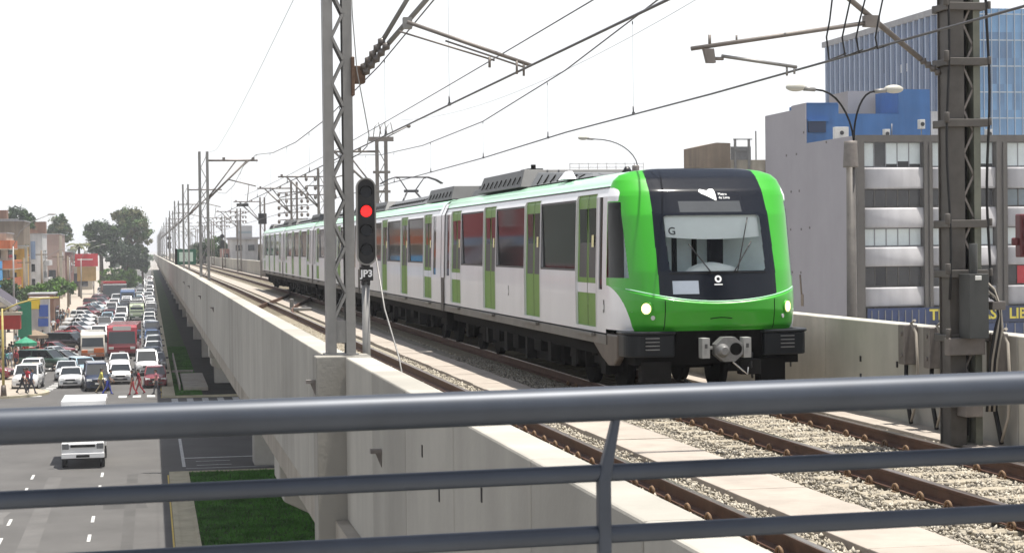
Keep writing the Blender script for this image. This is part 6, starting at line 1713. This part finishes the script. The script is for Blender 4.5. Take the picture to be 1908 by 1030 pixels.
# palm beside the billboard
t = thing('palm_tree', 'shaggy pale palm tree behind the red billboard', 'palm', (-14.6, 402, 0))
b = MB(); b.tube([(0, 0, 0), (.1, 0, 5), (0, 0, 11)], [.35, .28, .25], 8); b.build('trunk', M['bark'], t)
b = MB(); rs = random.Random(3)
for k in range(26):
    a = rs.uniform(0, 6.28); up = rs.uniform(-.2, 1.1); L_ = rs.uniform(2.0, 2.8); pts = []
    for i in range(7):
        u = i / 6; pts.append((math.cos(a) * L_ * u, math.sin(a) * L_ * u, 11 + up * L_ * .6 * u - 1.3 * u * u))
    for i in range(6):
        p, q = Vector(pts[i]), Vector(pts[i + 1]); n_ = Vector((-math.sin(a), math.cos(a), 0)); wv = .28 * (1 - abs(i - 2) / 5)
        b.add([p, p + n_ * wv - Vector((0, 0, .18)), q + n_ * wv * .9 - Vector((0, 0, .18)), q, p - n_ * wv - Vector((0, 0, .18)), q - n_ * wv * .9 - Vector((0, 0, .18))], [(0, 1, 2, 3), (0, 3, 5, 4)])
b.build('fronds', M['leaf_olive'], t, fix=False)
# trees beyond the right parapet
tree('round_tree', 'hazy dark tree beyond the right parapet behind the second left mast', 'tree', 9.5 + 2, 330, [(0, 0, 10.2, 2.6, 2.5, 2.0), (1.8, 0, 9.2, 1.8, 2, 1.6), (-2.0, 0, 9.0, 2.0, 2, 1.6)], 8, .4, 7000, .24, [D, MI], 31, 3)
tree('round_tree', 'hazy dark tree between the far masts left of the track sign', 'tree', 12.2, 470, [(0, 0, 9.0, 3.0, 2.5, 2.2), (-3, 0, 8.2, 2.4, 2, 1.6)], 7, .4, 5000, .28, [D], 32, 3)
# far belt of trees and low city closing the street (nobody could count them)
lob = []
rs = random.Random(9)
for i in range(70):
    x = rs.uniform(-420, 520)
    if -3 < x < 13: x += 25
    lob.append((x, 900 + rs.uniform(0, 200), rs.uniform(2, 5), rs.uniform(8, 18), 8, rs.uniform(4, 7)))
me = crown_mesh(lob, 40000, 1.1, [D, MI], 77); o = bpy.data.objects.new('far_wood', me); COL.objects.link(o)
tag(o, 'far belt of hazy trees along the horizon', 'wood', kind='stuff')
for i in range(46):
    x = rs.uniform(-330, 420); y = rs.uniform(480, 840)
    if -22 < x < 14: x = -22 - rs.uniform(4, 90)
    if x > 14: x = max(x, 14 + y * .03)
    wv = rs.uniform(9, 22); h = rs.uniform(6, 11.5)
    t = thing('far_building', 'plain low building in the hazy far city beyond the viaduct', 'building', (x, y, 0), 0, 'low far city buildings')
    b = MB(); b.box(-wv / 2, wv / 2, 0, 14, 0, h); b.build('wall', M[rs.choice(['b_cream', 'b_grey', 'b_wht', 'b_brown', 'b_brick'])], t)
    b = MB()
    for k in range(4):
        for z in (2.5, 5.5):
            b.box(-wv / 2 + wv * (k + .3) / 4, -wv / 2 + wv * (k + .7) / 4, -.08, -.01, z, z + 1.3)
    b.build('window_rows', M['glass'], t)
# ------------------------------------------------------------------ people
SKIN = mat('skin', (.36, .20, .13), .6, var=.05, vs=6)
HAIR = mat('dark_hair', (.015, .012, .01), .6, var=.1, vs=20)
def person_mesh(stride, arm, seed, lean=0.0, carry=False):
    """one continuous skinned body: legs, torso, neck, head, arms, palms with five fingers; returns (body mesh, hair mesh)"""
    V = []; E = []; Rr = []; K = []
    def v(p, r, k): V.append(p); Rr.append(r); K.append(k); return len(V) - 1
    def e(a, b_): E.append((a, b_))
    s_ = stride; ln = lean
    pel = v((0, 0, .93), (.155, .12), 'leg')
    waist = v((0, -.01 - ln * .3, 1.08), (.135, .105), 'top'); chest = v((0, -.02 - ln * .7, 1.30), (.165, .115), 'top'); sh = v((0, -.01 - ln, 1.42), (.13, .085), 'top')
    neck = v((0, -.015 - ln * 1.1, 1.50), (.055, .055), 'skin'); h1 = v((0, -.03 - ln * 1.2, 1.585), (.072, .085), 'skin'); h2 = v((0, -.02 - ln * 1.25, 1.66), (.078, .095), 'skin'); h3 = v((0, -.015 - ln * 1.25, 1.715), (.055, .07), 'skin')
    for a, b_ in ((pel, waist), (waist, chest), (chest, sh), (sh, neck), (neck, h1), (h1, h2), (h2, h3)): e(a, b_)
    nose = v((0, -.135 - ln * 1.2, 1.61), (.014, .012), 'skin'); e(h1, nose)
    for sx in (-1, 1):
        ear = v((sx * .088, -.01 - ln * 1.25, 1.63), (.014, .02), 'skin'); e(h2, ear)
        f = sx * s_
        hip = v((sx * .095, 0, .86), (.095, .10), 'leg'); knee = v((sx * .10, -f * .22 - .03, .50), (.062, .066), 'leg')
        ank = v((sx * .10, -f * .42 + (.10 if f < 0 else .0), .10 + (.06 if f < -.3 else 0)), (.042, .044), 'leg'); toe = v((sx * .11, -f * .42 - .16 + (.10 if f < 0 else 0), .04 + (.02 if f < -.3 else 0)), (.042, .035), 'shoe'); heel = v((sx * .10, -f * .42 + .06 + (.1 if f < 0 else 0), .045 + (.08 if f < -.3 else 0)), (.038, .034), 'shoe')
        e(pel, hip); e(hip, knee); e(knee, ank); e(ank, toe); e(ank, heel)
        g = -f * arm
        s1 = v((sx * .19, -.01 - ln, 1.40), (.062, .062), 'top'); el = v((sx * .235, -.0 - g * .16 - ln * .7, 1.13), (.042, .042), 'top' if seed % 2 else 'skin')
        hz = .90 if not carry else 1.02; fy = -.02 - g * .34 - (.22 if carry else 0) - ln * .5
        wr = v((sx * .235, fy, hz), (.027, .03), 'skin'); pm = v((sx * .235, fy - .02, hz - .07), (.022, .04), 'skin')
        e(sh, s1); e(s1, el); e(el, wr); e(wr, pm)
        for k in range(4):
            dy = -.033 + .022 * k; l_ = (.070, .082, .078, .060)[k]
            f1 = v((sx * .233, fy - .02 + dy, hz - .12), (.009, .009), 'skin'); f2 = v((sx * .222, fy - .02 + dy - .004, hz - .12 - l_ * .55), (.0085, .0085), 'skin'); f3 = v((sx * .205, fy - .02 + dy - .002, hz - .12 - l_), (.007, .007), 'skin')
            e(pm, f1); e(f1, f2); e(f2, f3)
        t1 = v((sx * .215, fy - .062, hz - .075), (.011, .011), 'skin'); t2 = v((sx * .205, fy - .075, hz - .115), (.009, .009), 'skin'); e(pm, t1); e(t1, t2)
    me = bpy.data.meshes.new('person'); me.from_pydata(V, E, [])
    o = bpy.data.objects.new('tmp', me); COL.objects.link(o)
    md = o.modifiers.new('skin', 'SKIN'); md.use_smooth_shade = True
    for i, q in enumerate(me.skin_vertices[0].data):
        q.radius = Rr[i]; q.use_root = (i == 0)
    sb = o.modifiers.new('sub', 'SUBSURF'); sb.levels = 1; sb.render_levels = 1
    dg = bpy.context.evaluated_depsgraph_get(); out = bpy.data.meshes.new_from_object(o.evaluated_get(dg)); out.name = 'person'
    bpy.data.objects.remove(o)
    out.materials.clear()
    for q in (SKIN, paint(WHITE), paint(NAVY), M['black']): out.materials.append(q)
    kk = {'skin': 0, 'top': 1, 'leg': 2, 'shoe': 3}; VV = np.array(V)
    mids = np.array([((np.array(V[a]) * .5 + np.array(V[b_]) * .5)) for a, b_ in E])
    for p in out.polygons:
        c_ = np.array(p.center); a = int(np.argmin(((VV - c_) ** 2).sum(1) - np.array([r[0] ** 2 for r in Rr]))); p.material_index = kk[K[a]]; p.use_smooth = True
    hb = MB(); hb.ball((0, -.005 - ln * 1.25, 1.69), .093, .108, .085, 0, 14, 8); hb.ball((0, .035 - ln * 1.25, 1.64), .085, .075, .085, 0, 12, 7)
    return out, hb
PM = []
for st_, ar, sd_, ln, ca in ((.62, .9, 1, .05, False), (-.45, .8, 2, .02, False), (.06, .2, 3, .0, False), (.6, .4, 4, .14, True)):
    bm_, hb = person_mesh(st_, ar, sd_, ln, ca); hm = hb.build('hair', HAIR); hmesh = hm.data; bpy.data.objects.remove(hm); PM.append((bm_, hmesh))
eye = MB()
for sx in (-1, 1): eye.ball((sx * .030, -.105, 1.645), .011, .008, .009, 0, 8, 6)
eo = eye.build('eyes', M['black']); emesh = eo.data; bpy.data.objects.remove(eo)
def cloth(c_):
    k = ('cloth', c_)
    if k not in PAINTS: PAINTS[k] = mat('cloth', c_, .85, var=.12, vs=8)
    return PAINTS[k]
def person(x, y, z, rot, pose, top, leg, label, group, hair=True):
    o = bpy.data.objects.new('person', PM[pose][0]); COL.objects.link(o); o.location = (x, y, z); o.rotation_euler = (0, 0, R(rot)); tag(o, label, 'person', group)
    for i, c_ in ((1, top), (2, leg)):
        o.material_slots[i].link = 'OBJECT'; o.material_slots[i].material = cloth(c_)
    h = bpy.data.objects.new('hair', PM[pose][1]); COL.objects.link(h); h.parent = o
    q = bpy.data.objects.new('eyes', emesh); COL.objects.link(q); q.parent = o
    ln = (.05, .02, 0, .14)[pose]; q.location = (0, -ln * 1.22, 0)
    return o
GP = 'people crossing the street'
YEL, DBL, KHA, MAR, PIN, TEA, BEI, PUR = (.50, .47, .10), (.02, .03, .10), (.22, .18, .11), (.22, .02, .03), (.50, .22, .22), (.05, .22, .22), (.45, .38, .28), (.14, .06, .16)
person(-3.45, 131.6, .005, 100, 0, YEL, KHA, 'person in a yellow top striding across the road', GP)
person(-2.95, 130.4, .005, 95, 3, (.10, .12, .14), (.03, .05, .32), 'person with bright blue trousers walking behind the yellow top', GP)
person(-1.25, 129.2, .005, -80, 1, (.015, .015, .02), (.30, .03, .035), 'person in a black top and red trousers on the crossing', GP)
person(-.80, 129.8, .005, -85, 0, MAR, (.26, .03, .04), 'person in a maroon top walking beside the red trousers', GP)
person(.35, 129.4, .005, -90, 1, (.30, .10, .12), (.05, .05, .06), 'person with a faded red top near the viaduct kerb', GP)
person(-8.75, 131.6, .145, 80, 3, (.02, .025, .04), (.02, .02, .025), 'person in dark clothes bending forward at the corner kerb', GP)
person(-8.1, 131.0, .145, 80, 0, (.05, .07, .12), (.03, .03, .04), 'person in dark blue stepping off the corner kerb', GP)
person(-8.45, 132.6, .145, 170, 2, (.38, .02, .03), (.05, .05, .06), 'person in a red top by the corner kerb', GP)
rp = random.Random(21)
tops = [WHITE, WHITE, PIN, MAR, NAVY, TEA, BEI, PUR, LBLUE, RED, BLACKC, (.5, .5, .48)]
tn = ['white', 'white', 'pink', 'maroon', 'navy', 'teal', 'beige', 'purple', 'light blue', 'red', 'black', 'pale grey']
GL = 'people crowding the left pavement'
for i in range(84):
    y = 152 + (i % 29) * 4.6 + rp.uniform(-1.5, 1.5); x = -9.75 - rp.uniform(.15, 2.9) - (y - 150) * .012
    k = rp.randrange(len(tops))
    person(x, y, .14, rp.choice([0, 180]) + rp.uniform(-35, 35), rp.choice([0, 1, 2, 2]), tops[k], rp.choice([NAVY, BLACKC, GREY, BEI]), 'person in a ' + tn[k] + ' top in the crowd on the left pavement', GL)
# ------------------------------------------------------------------ coastal haze
hz = MB(); hz.box(-4900, 4900, -390, 8900, -1.2, 48)
hm = bpy.data.materials.new('haze'); hm.use_nodes = True
hn = hm.node_tree; hn.nodes.clear()
ho_ = hn.nodes.new('ShaderNodeOutputMaterial'); pv = hn.nodes.new('ShaderNodeVolumePrincipled')
pv.inputs['Color'].default_value = (.93, .95, 1.0, 1); pv.inputs['Density'].default_value = 0.0003
hn.links.new(pv.outputs[0], ho_.inputs['Volume'])
tag(hz.build('haze', hm), kind='stuff')
